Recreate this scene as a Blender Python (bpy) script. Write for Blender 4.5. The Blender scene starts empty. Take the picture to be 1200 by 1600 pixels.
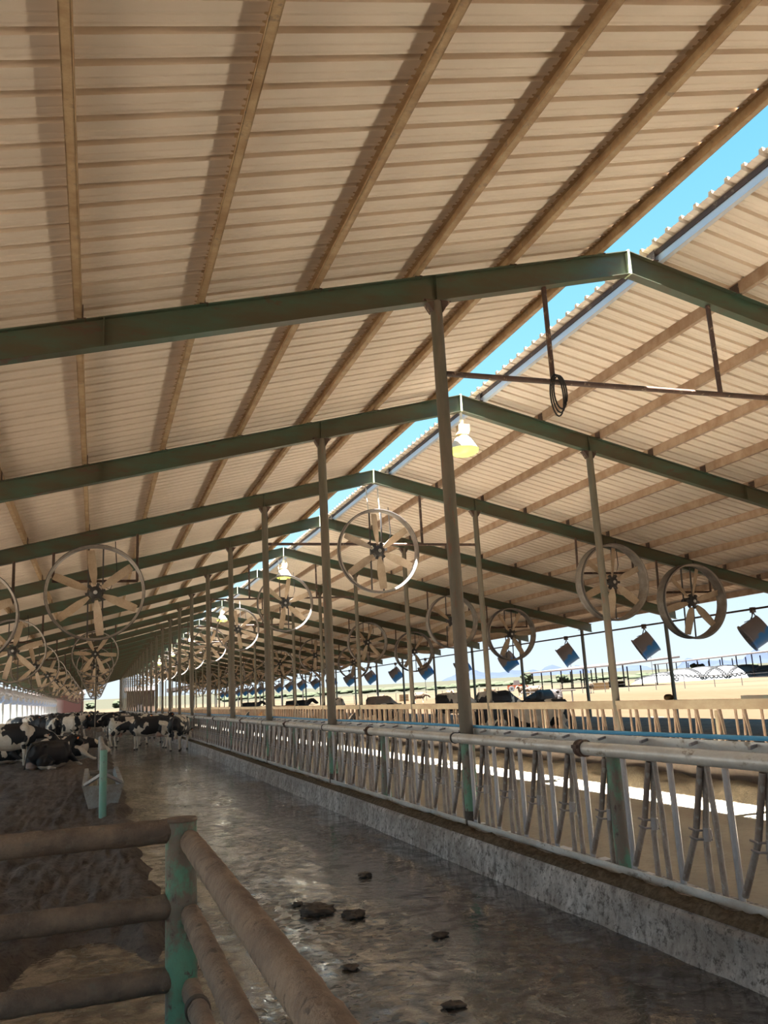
import bpy, bmesh, math, random
from mathutils import Vector, Matrix, noise
random.seed(7)
C = bpy.context.scene.collection
PI = math.pi
ORD = ['first','second','third','fourth','fifth','sixth','seventh','eighth','ninth','tenth','eleventh','twelfth','thirteenth',
       'fourteenth','fifteenth','sixteenth','seventeenth','eighteenth','nineteenth','twentieth','twenty-first','twenty-second',
       'twenty-third','twenty-fourth','twenty-fifth','twenty-sixth','twenty-seventh','twenty-eighth']

# ------------------------------------------------------------------ mesh helpers
class MB:
    def __init__(s): s.v=[]; s.f=[]
    def add(s, vs, fs):
        o=len(s.v); s.v+= [tuple(v) for v in vs]; s.f+=[tuple(i+o for i in f) for f in fs]
    def box(s, lo, hi):
        (a,b,c),(d,e,f)=lo,hi
        s.add([(a,b,c),(d,b,c),(d,e,c),(a,e,c),(a,b,f),(d,b,f),(d,e,f),(a,e,f)],
              [(0,3,2,1),(4,5,6,7),(0,1,5,4),(1,2,6,5),(2,3,7,6),(3,0,4,7)]); return s
    def bar(s, p, q, w, h, up=(0,0,1)):
        p=Vector(p);q=Vector(q);t=(q-p).normalized();u=Vector(up)
        if abs(t.dot(u))>.98: u=Vector((1,0,0))
        a=t.cross(u).normalized()*(w/2); b=a.cross(t).normalized()*(h/2)
        vs=[x+i*a+j*b for x in (p,q) for i,j in ((-1,-1),(1,-1),(1,1),(-1,1))]
        s.add(vs,[(0,1,2,3),(7,6,5,4),(0,4,5,1),(1,5,6,2),(2,6,7,3),(3,7,4,0)]); return s
    def tube(s, pts, r, seg=10, cap=True, r2=None, up=(0,0,1)):
        """rings along pts; r radius across (list ok), r2 radius in the other axis"""
        pts=[Vector(p) for p in pts]; n=len(pts)
        rs=r if isinstance(r,(list,tuple)) else [r]*n
        hs=rs if r2 is None else (r2 if isinstance(r2,(list,tuple)) else [r2]*n)
        vs=[]
        for i,p in enumerate(pts):
            t=(pts[min(i+1,n-1)]-pts[max(i-1,0)]).normalized(); u=Vector(up)
            if abs(t.dot(u))>.97: u=Vector((1,0,0))
            a=t.cross(u).normalized(); b=a.cross(t).normalized()
            for k in range(seg):
                g=2*PI*k/seg; vs.append(p+a*(rs[i]*math.cos(g))+b*(hs[i]*math.sin(g)))
        fs=[]
        for i in range(n-1):
            for k in range(seg):
                k2=(k+1)%seg; fs.append((i*seg+k,i*seg+k2,(i+1)*seg+k2,(i+1)*seg+k))
        if cap:
            fs.append(tuple(range(seg))[::-1]); fs.append(tuple((n-1)*seg+k for k in range(seg)))
        s.add(vs,fs); return s
    def prism(s, poly, axis, a, b):
        """closed 2D polygon extruded along axis from a to b; polygon coordinates are the other two axes in order"""
        def P(u,v,w): return {0:(w,u,v),1:(u,w,v),2:(u,v,w)}[axis]
        n=len(poly); vs=[P(u,v,a) for u,v in poly]+[P(u,v,b) for u,v in poly]
        fs=[tuple(range(n))[::-1],tuple(range(n,2*n))]+[(i,(i+1)%n,n+(i+1)%n,n+i) for i in range(n)]
        s.add(vs,fs); return s
    def lathe(s, prof, seg=24, c=(0,0,0), axis=2, closed=False):
        vs=[];n=len(prof)
        for k in range(seg):
            g=2*PI*k/seg
            for r,h in prof:
                a,b=r*math.cos(g),r*math.sin(g)
                q={2:(a,b,h),1:(a,h,b),0:(h,a,b)}[axis]
                vs.append((q[0]+c[0],q[1]+c[1],q[2]+c[2]))
        fs=[]
        for k in range(seg):
            k2=(k+1)%seg
            for i in range(n if closed else n-1):
                j=(i+1)%n; fs.append((k*n+i,k2*n+i,k2*n+j,k*n+j))
        s.add(vs,fs); return s
    def sphere(s,c,r,sc=(1,1,1),seg=12,rings=8):
        pr=[(max(1e-4,math.sin(PI*i/rings)),math.cos(PI*i/rings)) for i in range(rings+1)]
        vs=[];n=rings+1
        for k in range(seg):
            g=2*PI*k/seg
            for q,h in pr: vs.append((c[0]+r*sc[0]*q*math.cos(g),c[1]+r*sc[1]*q*math.sin(g),c[2]+r*sc[2]*h))
        fs=[(k*n+i,k*n+i+1,((k+1)%seg)*n+i+1,((k+1)%seg)*n+i) for k in range(seg) for i in range(rings)]
        s.add(vs,fs); return s
    def xf(s,M):
        s.v=[tuple(M@Vector(v)) for v in s.v]; return s
    def merge(s,o):
        s.add(o.v,o.f); return s
    def mesh(s,name,m,sharp=40,fixn=True):
        me=bpy.data.meshes.new(name); me.from_pydata(s.v,[],s.f)
        if fixn:
            bm=bmesh.new(); bm.from_mesh(me); bmesh.ops.recalc_face_normals(bm,faces=bm.faces); bm.to_mesh(me); bm.free()
        me.polygons.foreach_set('use_smooth',[True]*len(me.polygons)); me.set_sharp_from_angle(angle=math.radians(sharp))
        me.materials.append(m); me.update(); return me
    def obj(s,name,m,parent=None,**k):
        return link(name,s.mesh(name,m,**k),parent)
def link(name,me,parent=None):
    o=bpy.data.objects.new(name,me); C.objects.link(o)
    if parent is not None: o.parent=parent
    return o
def tag(o,label=None,cat=None,group=None,kind=None):
    if label: o['label']=label
    if cat: o['category']=cat
    if group: o['group']=group
    if kind: o['kind']=kind
    return o
def empty(name,loc=(0,0,0),rz=0):
    o=bpy.data.objects.new(name,None); C.objects.link(o); o.location=loc; o.rotation_euler=(0,0,rz); o.empty_display_size=.2
    return o
def copy_tree(o,parent=None):
    c=o.copy(); C.objects.link(c)
    if parent is not None: c.parent=parent
    for ch in list(o.children): copy_tree(ch,c)
    return c

# ------------------------------------------------------------------ materials
class NT:
    def __init__(s,name):
        s.m=bpy.data.materials.new(name); s.m.use_nodes=True; s.t=s.m.node_tree; s.t.nodes.clear()
        s.out=s.n('ShaderNodeOutputMaterial')
    def n(s,t,**k):
        x=s.t.nodes.new(t)
        for a,b in k.items(): setattr(x,a,b)
        return x
    def l(s,a,b): s.t.links.new(a,b)
    def set(s,x,i,v):
        if hasattr(v,'bl_idname') or isinstance(v,bpy.types.NodeSocket): s.l(v,x.inputs[i])
        elif isinstance(v,(tuple,list)) and len(v)==3 and x.inputs[i].type=='RGBA': x.inputs[i].default_value=(*v,1)
        else: x.inputs[i].default_value=v
    def coord(s,kind='Object'): return s.n('ShaderNodeTexCoord').outputs[kind]
    def mapping(s,vec,scale=(1,1,1),loc=None):
        x=s.n('ShaderNodeMapping'); s.l(vec,x.inputs[0]); x.inputs['Scale'].default_value=scale
        if loc is not None: s.set(x,'Location',loc)
        return x.outputs[0]
    def noise(s,vec,scale,detail=4,rough=.55,dist=0):
        x=s.n('ShaderNodeTexNoise'); s.l(vec,x.inputs['Vector']); x.inputs['Scale'].default_value=scale
        x.inputs['Detail'].default_value=detail; x.inputs['Roughness'].default_value=rough; x.inputs['Distortion'].default_value=dist
        return x.outputs[0]
    def ramp(s,f,stops,interp='LINEAR'):
        x=s.n('ShaderNodeValToRGB'); s.l(f,x.inputs[0]); e=x.color_ramp.elements; x.color_ramp.interpolation=interp
        while len(e)<len(stops): e.new(.5)
        for i,(p,c) in enumerate(stops):
            e[i].position=p; e[i].color=(*c,1) if isinstance(c,(tuple,list)) else (c,c,c,1)
        return x.outputs[0]
    def mix(s,f,a,b,blend='MIX'):
        x=s.n('ShaderNodeMix',data_type='RGBA',blend_type=blend); s.set(x,0,f)
        for i,v in ((6,a),(7,b)):
            if isinstance(v,(tuple,list)): x.inputs[i].default_value=(*v[:3],1)
            else: s.l(v,x.inputs[i])
        return x.outputs[2]
    def math(s,op,a,b=0.,c=None,clamp=False):
        x=s.n('ShaderNodeMath',operation=op,use_clamp=clamp); s.set(x,0,a); s.set(x,1,b)
        if c is not None: s.set(x,2,c)
        return x.outputs[0]
    def sep(s,v):
        x=s.n('ShaderNodeSeparateXYZ'); s.l(v,x.inputs[0]); return x.outputs
    def bump(s,h,strength=.3,dist=.02,normal=None):
        x=s.n('ShaderNodeBump'); s.l(h,x.inputs['Height']); x.inputs['Strength'].default_value=strength; x.inputs['Distance'].default_value=dist
        if normal is not None: s.l(normal,x.inputs['Normal'])
        return x.outputs[0]
    def pbr(s,color,rough=.6,metal=0.,normal=None,**k):
        x=s.n('ShaderNodeBsdfPrincipled'); s.set(x,'Base Color',color); s.set(x,'Roughness',rough); s.set(x,'Metallic',metal)
        if normal is not None: s.l(normal,x.inputs['Normal'])
        for a,b in k.items(): s.set(x,a.replace('_',' '),b)
        s.l(x.outputs[0],s.out.inputs[0]); return s.m
def worn(name,base,dirt,scale=3,lo=.45,hi=.6,rough=.6,metal=0.,stretch=(1,1,1),bump=.2,fine=40,third=None,coord='Object',spec=.5):
    m=NT(name); v=m.mapping(m.coord(coord),stretch); a=m.noise(v,scale,6,.65); col=m.mix(m.ramp(a,[(lo,0.),(hi,1.)]),base,dirt)
    b=m.noise(v,fine,3,.6)
    col=m.mix(m.math('MULTIPLY',m.ramp(b,[(.35,0.),(.7,1.)]),.35),col,tuple(.55*(x+y)*.75 for x,y in zip(base,dirt)))
    if third is not None:
        c=m.noise(v,scale*2.7,5,.7); col=m.mix(m.ramp(c,[(.58,0.),(.66,1.)]),col,third)
    return m.pbr(col,rough,metal,m.bump(b,bump,.005+.012*bump*bump) if bump else None,Specular_IOR_Level=spec if rough<.85 else 0.)

M={}
M['roof']=None
def roof_mat():
    m=NT('painted_roof_sheet'); v=m.coord(); a=m.noise(m.mapping(v,(.12,1.6,1)),2.2,5,.6)
    col=m.mix(m.ramp(a,[(.3,0.),(.75,1.)]),(.87,.755,.635),(.77,.655,.54))
    b=m.noise(m.mapping(v,(.5,.5,.5)),1.3,4,.6); col=m.mix(m.math('MULTIPLY',m.ramp(b,[(.5,0.),(.8,1.)]),.35),col,(.64,.53,.42))
    return m.pbr(col,.55)
M['roof']=roof_mat()
M['purlin']=worn('dusty_galvanized_purlin',(.50,.36,.21),(.33,.20,.10),2.5,.4,.65,.65,0,(1,1.5,1),.15,60,(.30,.22,.15))
M['purlin_r']=worn('brown_dusted_purlin',(.50,.37,.27),(.36,.23,.15),2.5,.4,.65,.65,0,(1,1.5,1),.15,60)
M['bright']=NT('bright_galvanized_trim').pbr((.70,.72,.78),.4,.2)
M['green']=worn('green_painted_steel',(.056,.135,.095),(.088,.075,.043),1.1,.30,.58,.5,0,(.6,.6,2),.12,70,(.10,.06,.04))
M['lite_green']=NT('pale_primed_edge').pbr((.55,.62,.42),.5)
M['post']=worn('dusty_post_paint',(.165,.135,.105),(.105,.10,.073),1.2,.4,.62,.6,0,(3,3,.5),.15,60,(.16,.09,.06))
M['eavepost']=worn('grey_green_post_paint',(.12,.14,.12),(.14,.11,.09),1.5,.4,.6,.6,0,(3,3,.5),.1,60)
M['greenpost']=worn('chipped_green_post_paint',(.13,.30,.20),(.20,.15,.12),2.2,.46,.56,.55,0,(2,2,1),.3,50,(.10,.06,.05))
M['rust']=worn('dark_rusted_pipe',(.11,.06,.045),(.07,.045,.035),3,.4,.6,.6,.1,(1,1,1),.2,60,(.30,.22,.15))
M['galv']=worn('worn_galvanized_pipe',(.74,.74,.72),(.52,.48,.43),3,.46,.68,.38,.25,(1,.5,1),.12,50,(.30,.25,.20))
M['bar']=worn('manure_stained_bar',(.40,.35,.32),(.24,.19,.165),4,.42,.6,.5,.25,(2,2,1),.3,50,(.42,.40,.38))
M['bar_clean']=worn('polished_steel_bar',(.40,.39,.41),(.27,.22,.20),3,.45,.7,.38,.5,(2,2,.6),.12,50)
M['bar_r']=worn('tan_dusted_bar',(.36,.26,.19),(.26,.165,.11),4,.42,.6,.6,.1,(2,2,1),.2,50)
M['rail_r']=worn('tan_dusted_rail',(.38,.31,.21),(.28,.20,.13),3,.42,.65,.6,.1,(1,.5,1),.15,50)
M['bluetube']=NT('blue_water_tube').pbr((.10,.42,.75),.4)
M['mudpipe']=worn('mud_caked_pipe',(.22,.16,.115),(.12,.085,.065),5,.40,.62,.75,0,(1,1,1),.9,34,(.16,.13,.10))
M['mudpipe_lt']=worn('dried_mud_pipe',(.33,.245,.18),(.20,.145,.11),5,.38,.62,.8,0,(1,1,1),1.0,38,(.13,.095,.075))
M['fgpost']=worn('scraped_green_pipe',(.10,.26,.17),(.16,.12,.09),4,.44,.54,.5,0,(1,1,.8),.6,40,(.09,.055,.045))
M['ring']=worn('grey_fan_shroud',(.34,.31,.28),(.22,.19,.17),3,.4,.6,.45,.35,(1,1,1),.08,40)
M['ringdark']=NT('dark_shroud_lip').pbr((.07,.065,.065),.5)
M['blade']=worn('dusty_beige_blade',(.58,.47,.35),(.42,.31,.21),3.5,.4,.65,.5,0,(1,1,1),.06,40)
M['hub']=NT('black_cast_hub').pbr((.035,.033,.033),.45)
M['hubcap']=NT('steel_hub_cap').pbr((.45,.45,.45),.35,.7)
M['black']=NT('black_rubber').pbr((.015,.015,.016),.5)
M['blue']=None
def barrel_mat():
    m=NT('dusted_blue_drum'); v=m.coord(); s=m.sep(v); a=m.noise(v,3.,5,.6)
    h=m.math('ADD',m.math('ADD',m.math('MULTIPLY',s[2],-.75),m.math('MULTIPLY',s[1],-.5)),m.math('MULTIPLY',s[0],.75)); f=m.math('ADD',h,m.math('MULTIPLY',m.math('SUBTRACT',a,.5),.7))
    col=m.mix(m.ramp(f,[(.02,0.),(.14,1.)]),(.28,.24,.24),(.06,.27,.66)); return m.pbr(col,.5)
M['blue']=barrel_mat()
M['lampbox']=worn('aged_cream_lamp_housing',(.72,.62,.42),(.55,.35,.15),6,.45,.6,.5,0,(1,1,1),0,40)
M['shade']=NT('white_enamel_shade').pbr((.82,.80,.72),.4)
def lens_mat():
    m=NT('yellow_lamp_lens'); v=m.coord(); s=m.sep(v); a=m.noise(v,6,2)
    col=m.mix(a,(.85,.80,.14),(.55,.72,.10)); x=m.pbr(col,.3); b=x.node_tree.nodes['Principled BSDF'] if 'Principled BSDF' in x.node_tree.nodes else [n for n in x.node_tree.nodes if n.type=='BSDF_PRINCIPLED'][0]
    m.l(col,b.inputs['Emission Color']); b.inputs['Emission Strength'].default_value=.55; return x
M['lens']=lens_mat()
M['concrete']=None
def curb_mat():
    m=NT('stained_rough_concrete'); v=m.coord(); a=m.noise(v,1.4,8,.7); b=m.noise(v,17,8,.8); c=m.noise(m.mapping(v,(1,.7,.25)),9,7,.75)
    col=m.mix(m.ramp(c,[(.36,0.),(.62,1.)]),(.27,.24,.225),(.70,.67,.65)); col=m.mix(m.ramp(a,[(.45,0.),(.62,1.)]),col,(.33,.29,.265))
    col=m.mix(m.ramp(b,[(.50,0.),(.60,1.)]),col,(.13,.112,.10))
    return m.pbr(col,.8,0,m.bump(b,.8,.02))
M['concrete']=curb_mat()
def curb_r():
    m=NT('brown_stained_concrete'); v=m.coord(); b=m.noise(v,5,8,.75)
    col=m.mix(m.ramp(b,[(.4,0.),(.65,1.)]),(.19,.145,.115),(.15,.115,.09)); return m.pbr(col,.85,0,m.bump(b,.5,.02))
M['concrete_r']=curb_r()
def lane_mat():
    m=NT('dusty_concrete_lane'); v=m.coord(); a=m.noise(m.mapping(v,(1,.3,1)),1.0,8,.65); b=m.noise(v,14,6,.7)
    col=m.mix(m.ramp(a,[(.35,0.),(.68,1.)]),(.44,.405,.32),(.35,.31,.25)); col=m.mix(m.math('MULTIPLY',m.ramp(b,[(.5,0.),(.7,1.)]),.4),col,(.22,.18,.145))
    return m.pbr(col,.8,0,m.bump(b,.25,.01))
M['lane']=lane_mat()
def mud_mat():
    m=NT('wet_manure_slurry'); v=m.coord()
    a=m.noise(m.mapping(v,(1,.45,1)),.9,6,.62,.6); b=m.noise(m.mapping(v,(.8,.9,1)),15,3,.5,.5); c=m.noise(m.mapping(v,(1,.8,1)),48,4,.65); w=m.noise(m.mapping(v,(.8,.9,1)),6.,3,.5,.6)
    col=m.mix(m.ramp(b,[(.38,0.),(.66,1.)]),(.030,.025,.021),(.075,.061,.05))
    col=m.mix(m.ramp(a,[(.56,0.),(.66,1.)]),col,(.105,.077,.05))
    rough=m.ramp(m.math('ADD',m.math('MULTIPLY',b,.55),m.math('MULTIPLY',a,.45)),[(.42,.05),(.52,.12),(.60,.42)])
    still=m.ramp(m.math('ADD',m.sep(v)[0],m.math('MULTIPLY',m.math('SUBTRACT',a,.5),1.6)),[(0.,0.),(1.,1.)]) if False else m.n('ShaderNodeMapRange',interpolation_type='SMOOTHSTEP')
    m.l(m.math('ADD',m.sep(v)[0],m.math('MULTIPLY',m.math('SUBTRACT',a,.5),2.)),still.inputs[0])
    for q,x in ((1,2.5),(2,3.3),(3,1.),(4,.30)): still.inputs[q].default_value=x
    amp=m.math('MULTIPLY',m.ramp(a,[(.36,1.),(.62,.45)]),still.outputs[0])
    h=m.math('MULTIPLY',m.math('ADD',m.math('ADD',m.math('MULTIPLY',b,1.),m.math('MULTIPLY',c,.16)),m.math('MULTIPLY',w,1.)),amp)
    h2=m.math('MULTIPLY',m.math('ADD',m.math('MULTIPLY',b,.8),m.math('MULTIPLY',w,1.)),amp)
    cw=m.ramp(m.math('ADD',m.math('MULTIPLY',w,.5),m.math('MULTIPLY',a,.5)),[(.46,1.),(.54,.05)])
    return m.pbr(col,rough,0,m.bump(h,1.,.013),IOR=1.5,Coat_Weight=cw,Coat_IOR=1.6,Coat_Roughness=.03,Coat_Normal=m.bump(h2,1.,.0065))
M['mud']=mud_mat()
def bed_mat():
    m=NT('dry_manure_bedding'); v=m.coord(); a=m.noise(v,2.2,8,.7); b=m.noise(v,16,7,.75)
    col=m.mix(m.ramp(a,[(.35,0.),(.65,1.)]),(.125,.098,.082),(.235,.195,.165)); col=m.mix(m.ramp(b,[(.5,0.),(.68,1.)]),col,(.075,.056,.046))
    return m.pbr(col,.92,0,m.bump(b,1.,.10))
M['bed']=bed_mat()
M['clod']=worn('damp_manure_clod',(.055,.04,.03),(.09,.068,.05),8,.4,.6,.7,0,(1,1,1),.8,30)
def feed_mat():
    m=NT('chopped_silage'); v=m.coord(); b=m.noise(v,38,6,.8); a=m.noise(v,3,4,.6)
    col=m.mix(m.ramp(b,[(.35,0.),(.65,1.)]),(.13,.10,.062),(.36,.285,.18)); col=m.mix(m.math('MULTIPLY',m.ramp(a,[(.4,0.),(.6,1.)]),.6),col,(.16,.12,.08))
    return m.pbr(col,.9,0,m.bump(b,1.,.03))
M['feed']=feed_mat()
M['debris']=worn('manure_crust',(.085,.068,.05),(.17,.138,.10),18,.4,.6,.95,0,(1,1,1),1.,40)
M['salt']=NT('whitewash_flakes').pbr((.75,.78,.82),.8)
def land_mat():
    m=NT('dry_field_soil'); v=m.coord(); s=m.sep(v); a=m.noise(v,.05,7,.65); b=m.noise(v,1.2,7,.7); st=m.noise(m.mapping(v,(.5,.03,1)),.5,4,.5)
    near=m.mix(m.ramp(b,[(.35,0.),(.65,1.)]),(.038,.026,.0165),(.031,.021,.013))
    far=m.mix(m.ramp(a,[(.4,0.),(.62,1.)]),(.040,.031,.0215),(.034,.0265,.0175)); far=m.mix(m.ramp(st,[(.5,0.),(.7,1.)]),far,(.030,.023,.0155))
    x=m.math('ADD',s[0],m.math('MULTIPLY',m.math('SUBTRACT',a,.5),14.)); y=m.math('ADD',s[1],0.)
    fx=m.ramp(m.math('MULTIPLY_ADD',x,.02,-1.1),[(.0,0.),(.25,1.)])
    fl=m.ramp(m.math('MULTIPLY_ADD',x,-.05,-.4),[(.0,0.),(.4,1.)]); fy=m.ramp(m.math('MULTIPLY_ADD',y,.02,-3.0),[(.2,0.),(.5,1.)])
    f=m.math('MAXIMUM',m.math('MAXIMUM',fx,fl),fy); col=m.mix(f,near,far); col=m.mix(m.ramp(m.math('MULTIPLY_ADD',x,-.2,-1.2),[(0.,0.),(.3,1.)]),col,(.065,.055,.042))  # paler ground left of the barn, added to bounce light onto the roof
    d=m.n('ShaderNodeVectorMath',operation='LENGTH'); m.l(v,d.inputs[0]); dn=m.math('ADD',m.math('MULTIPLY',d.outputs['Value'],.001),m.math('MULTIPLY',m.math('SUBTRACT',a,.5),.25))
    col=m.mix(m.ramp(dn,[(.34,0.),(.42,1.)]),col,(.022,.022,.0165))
    return m.pbr(col,.95,0,m.bump(b,.5,.06),Specular_IOR_Level=0.)
M['land']=land_mat()
M['bale']=worn('straw_bale',(.045,.028,.014),(.035,.021,.010),4,.4,.6,.95,0,(1,1,4),.6,20)
M['plastic']=NT('white_silage_plastic').pbr((.09,.093,.096),.5,Specular_IOR_Level=0.)
M['tire']=NT('black_tire_rubber').pbr((.03,.03,.032),.8)
M['shed']=NT('weathered_shed_roof').pbr((.05,.042,.04),.7,Specular_IOR_Level=0.)
M['shedpost']=NT('weathered_shed_post').pbr((.04,.036,.034),.7,Specular_IOR_Level=0.)
M['tree']=worn('dusty_green_foliage',(.034,.040,.026),(.026,.030,.02),3,.4,.6,.9,0,(1,1,1),0,20)
M['trunk']=NT('grey_brown_bark').pbr((.10,.08,.06),.9)
M['mount']=worn('haze_tinted_rock',(.020,.026,.040),(.017,.022,.035),.004,.4,.6,.95,0,(1,1,1),0,.02)  # distance haze painted into the rock colour as a blue tint
M['orange']=NT('orange_machine_paint').pbr((.09,.022,.01),.5,Specular_IOR_Level=0.)
M['redwall']=NT('faded_red_siding').pbr((.17,.08,.07),.8,Specular_IOR_Level=0.)
M['brownwall']=worn('brown_block_wall',(.10,.068,.052),(.08,.054,.04),.6,.4,.6,.85,0,(1,1,1),0,3)
M['trough']=worn('chalky_concrete_trough',(.36,.36,.34),(.24,.20,.17),3,.42,.62,.8,0,(1,1,1),.35,30,(.17,.13,.10))
M['water']=NT('trough_water').pbr((.05,.06,.06),.05)
M['paleGreen']=worn('faded_green_paint',(.20,.42,.32),(.33,.40,.34),2,.45,.6,.5,0,(1,1,.6),.1,40,(.14,.14,.15))
M['eye']=NT('dark_eye').pbr((.01,.008,.006),.15)
M['tagmat']=NT('orange_ear_tag').pbr((.75,.18,.04),.5)

def cow_mat():
    m=NT('cow_hide'); v=m.coord(); oi=m.n('ShaderNodeObjectInfo')
    at=m.n('ShaderNodeAttribute',attribute_name='zone'); z=m.n('ShaderNodeSeparateColor'); m.l(at.outputs['Color'],z.inputs[0])
    rnd=m.math('MULTIPLY',oi.outputs['Random'],91.7); off=m.n('ShaderNodeCombineXYZ'); m.l(rnd,off.inputs[0]); m.l(m.math('MULTIPLY',oi.outputs['Random'],37.),off.inputs[1])
    p=m.mapping(v,(1,.75,.8),off.outputs[0]); a=m.noise(p,2.3,2.5,.42,.35); h=m.noise(v,45,3,.6)
    patch=m.math('SUBTRACT',a,oi.outputs['Alpha']); patch=m.math('ADD',patch,m.math('MULTIPLY',m.math('SUBTRACT',z.outputs[0],.0),.6))
    patch=m.ramp(m.math('ADD',m.math('ADD',patch,.5),m.math('MULTIPLY',m.math('SUBTRACT',h,.5),.02)),[(.497,0.),(.503,1.)])
    dirt=m.noise(v,3.,5,.6); white=m.mix(m.ramp(dirt,[(.4,0.),(.7,1.)]),(.68,.62,.54),(.50,.42,.33))
    col=m.mix(patch,oi.outputs['Color'],white); col=m.mix(z.outputs[1],col,(.55,.34,.27)); col=m.mix(z.outputs[2],col,(.04,.03,.025))
    return m.pbr(col,.62,0,m.bump(h,.15,.01))
M['cow']=cow_mat()
M['tailmat']=NT('dark_tail_hair').pbr((.06,.05,.045),.8)

# ------------------------------------------------------------------ layout
S=6.1; Y1=9.403; RX=7.309; RZ=8.072; SL=.2459; DEP=.37
XA,XB=4.19,10.396; XR=RX+13.92; XL=RX-13.92; HW=14.45
NF=26
def Y(k): return Y1+S*(k-1)
def rz(x,d=0): return RZ-d-SL*abs(x-RX)
YS,YE=-16.,Y(NF)+1.5
OFF=[.46,1.94,3.37,4.75,6.17,7.54,8.95,10.37,11.78,13.1,14.25]
PD=.20

# ---- roof
def roof(side):
    m=MB(); prof=[]  # (y, dz)
    y=YS; P=.308
    while y<YE:
        prof+=[(y,0),(y+.085,0),(y+.095,.007),(y+.11,.007),(y+.12,0),(y+.165,0),(y+.175,.007),(y+.19,.007),(y+.20,0),(y+.222,0),(y+.230,.06),(y+.290,.06),(y+.298,0)]
        y+=P
    x0=RX-.50 if side<0 else RX+.37; x1=RX+side*(HW+.12)
    vs=[];fs=[]
    for i,(yy,dz) in enumerate(prof):
        for x in (x0,x1):
            z=rz(x)+PD+dz; vs.append((x,yy,z))
    for i in range(len(prof)-1): fs.append((2*i,2*i+1,2*i+3,2*i+2))
    m.add(vs,fs); return m
for side in (-1,1):
    o=roof(side).obj('roof',M['roof'],sharp=25); tag(o,kind='structure')
    o['label']='left slope of ribbed metal barn roof seen from below' if side<0 else 'right slope of ribbed metal barn roof beyond the ridge gap'
    o['category']='roof'
# ---- purlins: C sections running the length of the barn
def purlin(side,off):
    x=RX+side*off+(.06 if side>0 and off<.5 else 0); z=rz(x); m=MB(); t=.004
    c=side  # lips point down slope
    s=SL*.0
    m.box((x-t,YS,z),(x+t,YE,z+PD-.004))
    a,b=sorted((x,x+c*.075)); m.box((a,YS,z),(b,YE,z+.006)); m.box((a,YS,z+PD-.012),(b,YE,z+PD-.006))
    xe=x+c*.075; m.box((xe-t,YS,z),(xe+t,YE,z+.022))
    return m
side_n={-1:'left',1:'right'}
for side in (-1,1):
    for i,of in enumerate(OFF):
        if i==10 and side<0: pass
        o=purlin(side,of).obj('purlin',M['purlin'] if side<0 else (M['purlin_r'] if i else M['bright']))
        lab='%s purlin down from the ridge gap on the %s roof slope'%(ORD[i],side_n[side])
        if i==0: lab='dusty purlin bordering the sky gap on the left roof slope' if side<0 else 'bright silvery purlin bordering the sky gap on the right roof slope'
        if i==10: lab='eave purlin along the low edge of the %s roof slope'%side_n[side]
        if side>0 and i==0:
            q=MB(); xx=RX+.52; q.box((xx-.02,YS,rz(xx)+.115),(xx-.006,YE,rz(xx)+.20)); q.obj('dark_gap_strip',M['rust'],o)['label']='dark strip standing in for the gap'  # dark strip added over the web top, standing in for the dark gap
        tag(o,lab,'purlin','purlins under the %s roof slope'%side_n[side])

# ---- rigid frames
def ibeam(x0,x1,z_at,b=.15,tf=.012,tw=.01,d=DEP):
    """I section between x0 and x1 in the plane y=0, following the roof"""
    m=MB()
    def seg(za,zb,w):
        vs=[]
        for x in (x0,x1):
            for y in (-w/2,w/2):
                for z in (za,zb): vs.append((x,y,z_at(x)+z))
        m.add(vs,[(0,1,3,2),(4,6,7,5),(0,4,5,1),(2,3,7,6),(0,2,6,4),(1,5,7,3)])
    seg(-tf,0,b); seg(-d,-d+tf,b); seg(-d+tf,-tf,tw); return m
me_l=ibeam(RX,RX-HW,rz).mesh('rafter',M['green']); me_r=ibeam(RX,RX+HW,rz).mesh('rafter',M['green'])
mp=MB(); mp.box((RX-.012,-.085,RZ-DEP-.01),(RX+.012,.085,RZ+.012)); me_rp=mp.mesh('ridge_plate',M['lite_green'])
st=MB()
for x in (XA,XB,RX-7.3,RX+7.3):
    st.box((x-.006,-.075,rz(x)-DEP+.01),(x+.006,.075,rz(x)-.01))
me_st=st.mesh('web_stiffener',M['green'])
def clipmesh():
    m=MB()
    for side in (-1,1):
        for of in OFF[:10]:
            x=RX+side*of; z=rz(x); m.box((x-side*.012-.005,-.09,z),(x-side*.012+.005,.09,z+.17)); m.box((x-.05,-.09,z-.002),(x+.05,.09,z+.012))
    return m
me_cl=clipmesh().mesh('purlin_clip',M['rust'])
tb=MB(); tb.tube([(XA+.08,0,5.93),(XB-.08,0,5.95)],.038,10); me_tb=tb.mesh('tie_bar',M['rust'])
me_hg=[]
for x in (5.86,8.68):
    h=MB(); h.tube([(x,0,rz(x)-DEP),(x,0,5.95)],.036,10); me_hg.append(h.mesh('hanger',M['rust']))
for k in range(1,NF+1):
    t=empty('roof_frame',(0,Y(k),0))
    tie=k%2==1
    tag(t,'%s green steel roof frame counted from the camera%s'%(ORD[k-1],', with a rusty tie bar' if tie else ', without a tie bar'),'roof frame','green roof frames')
    link('rafter',me_l,t); link('rafter',me_r,t); r=link('ridge_plate',me_rp,t); r['label']='pale green ridge plate'
    link('web_stiffener',me_st,t)
    if k<6: c=link('purlin_clip',me_cl,t)
    if tie:
        a=link('tie_bar',me_tb,t); a['label']='rusty tie bar'
        for h in me_hg: link('hanger',h,t)['label']='rusty hanger pipe'

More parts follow.
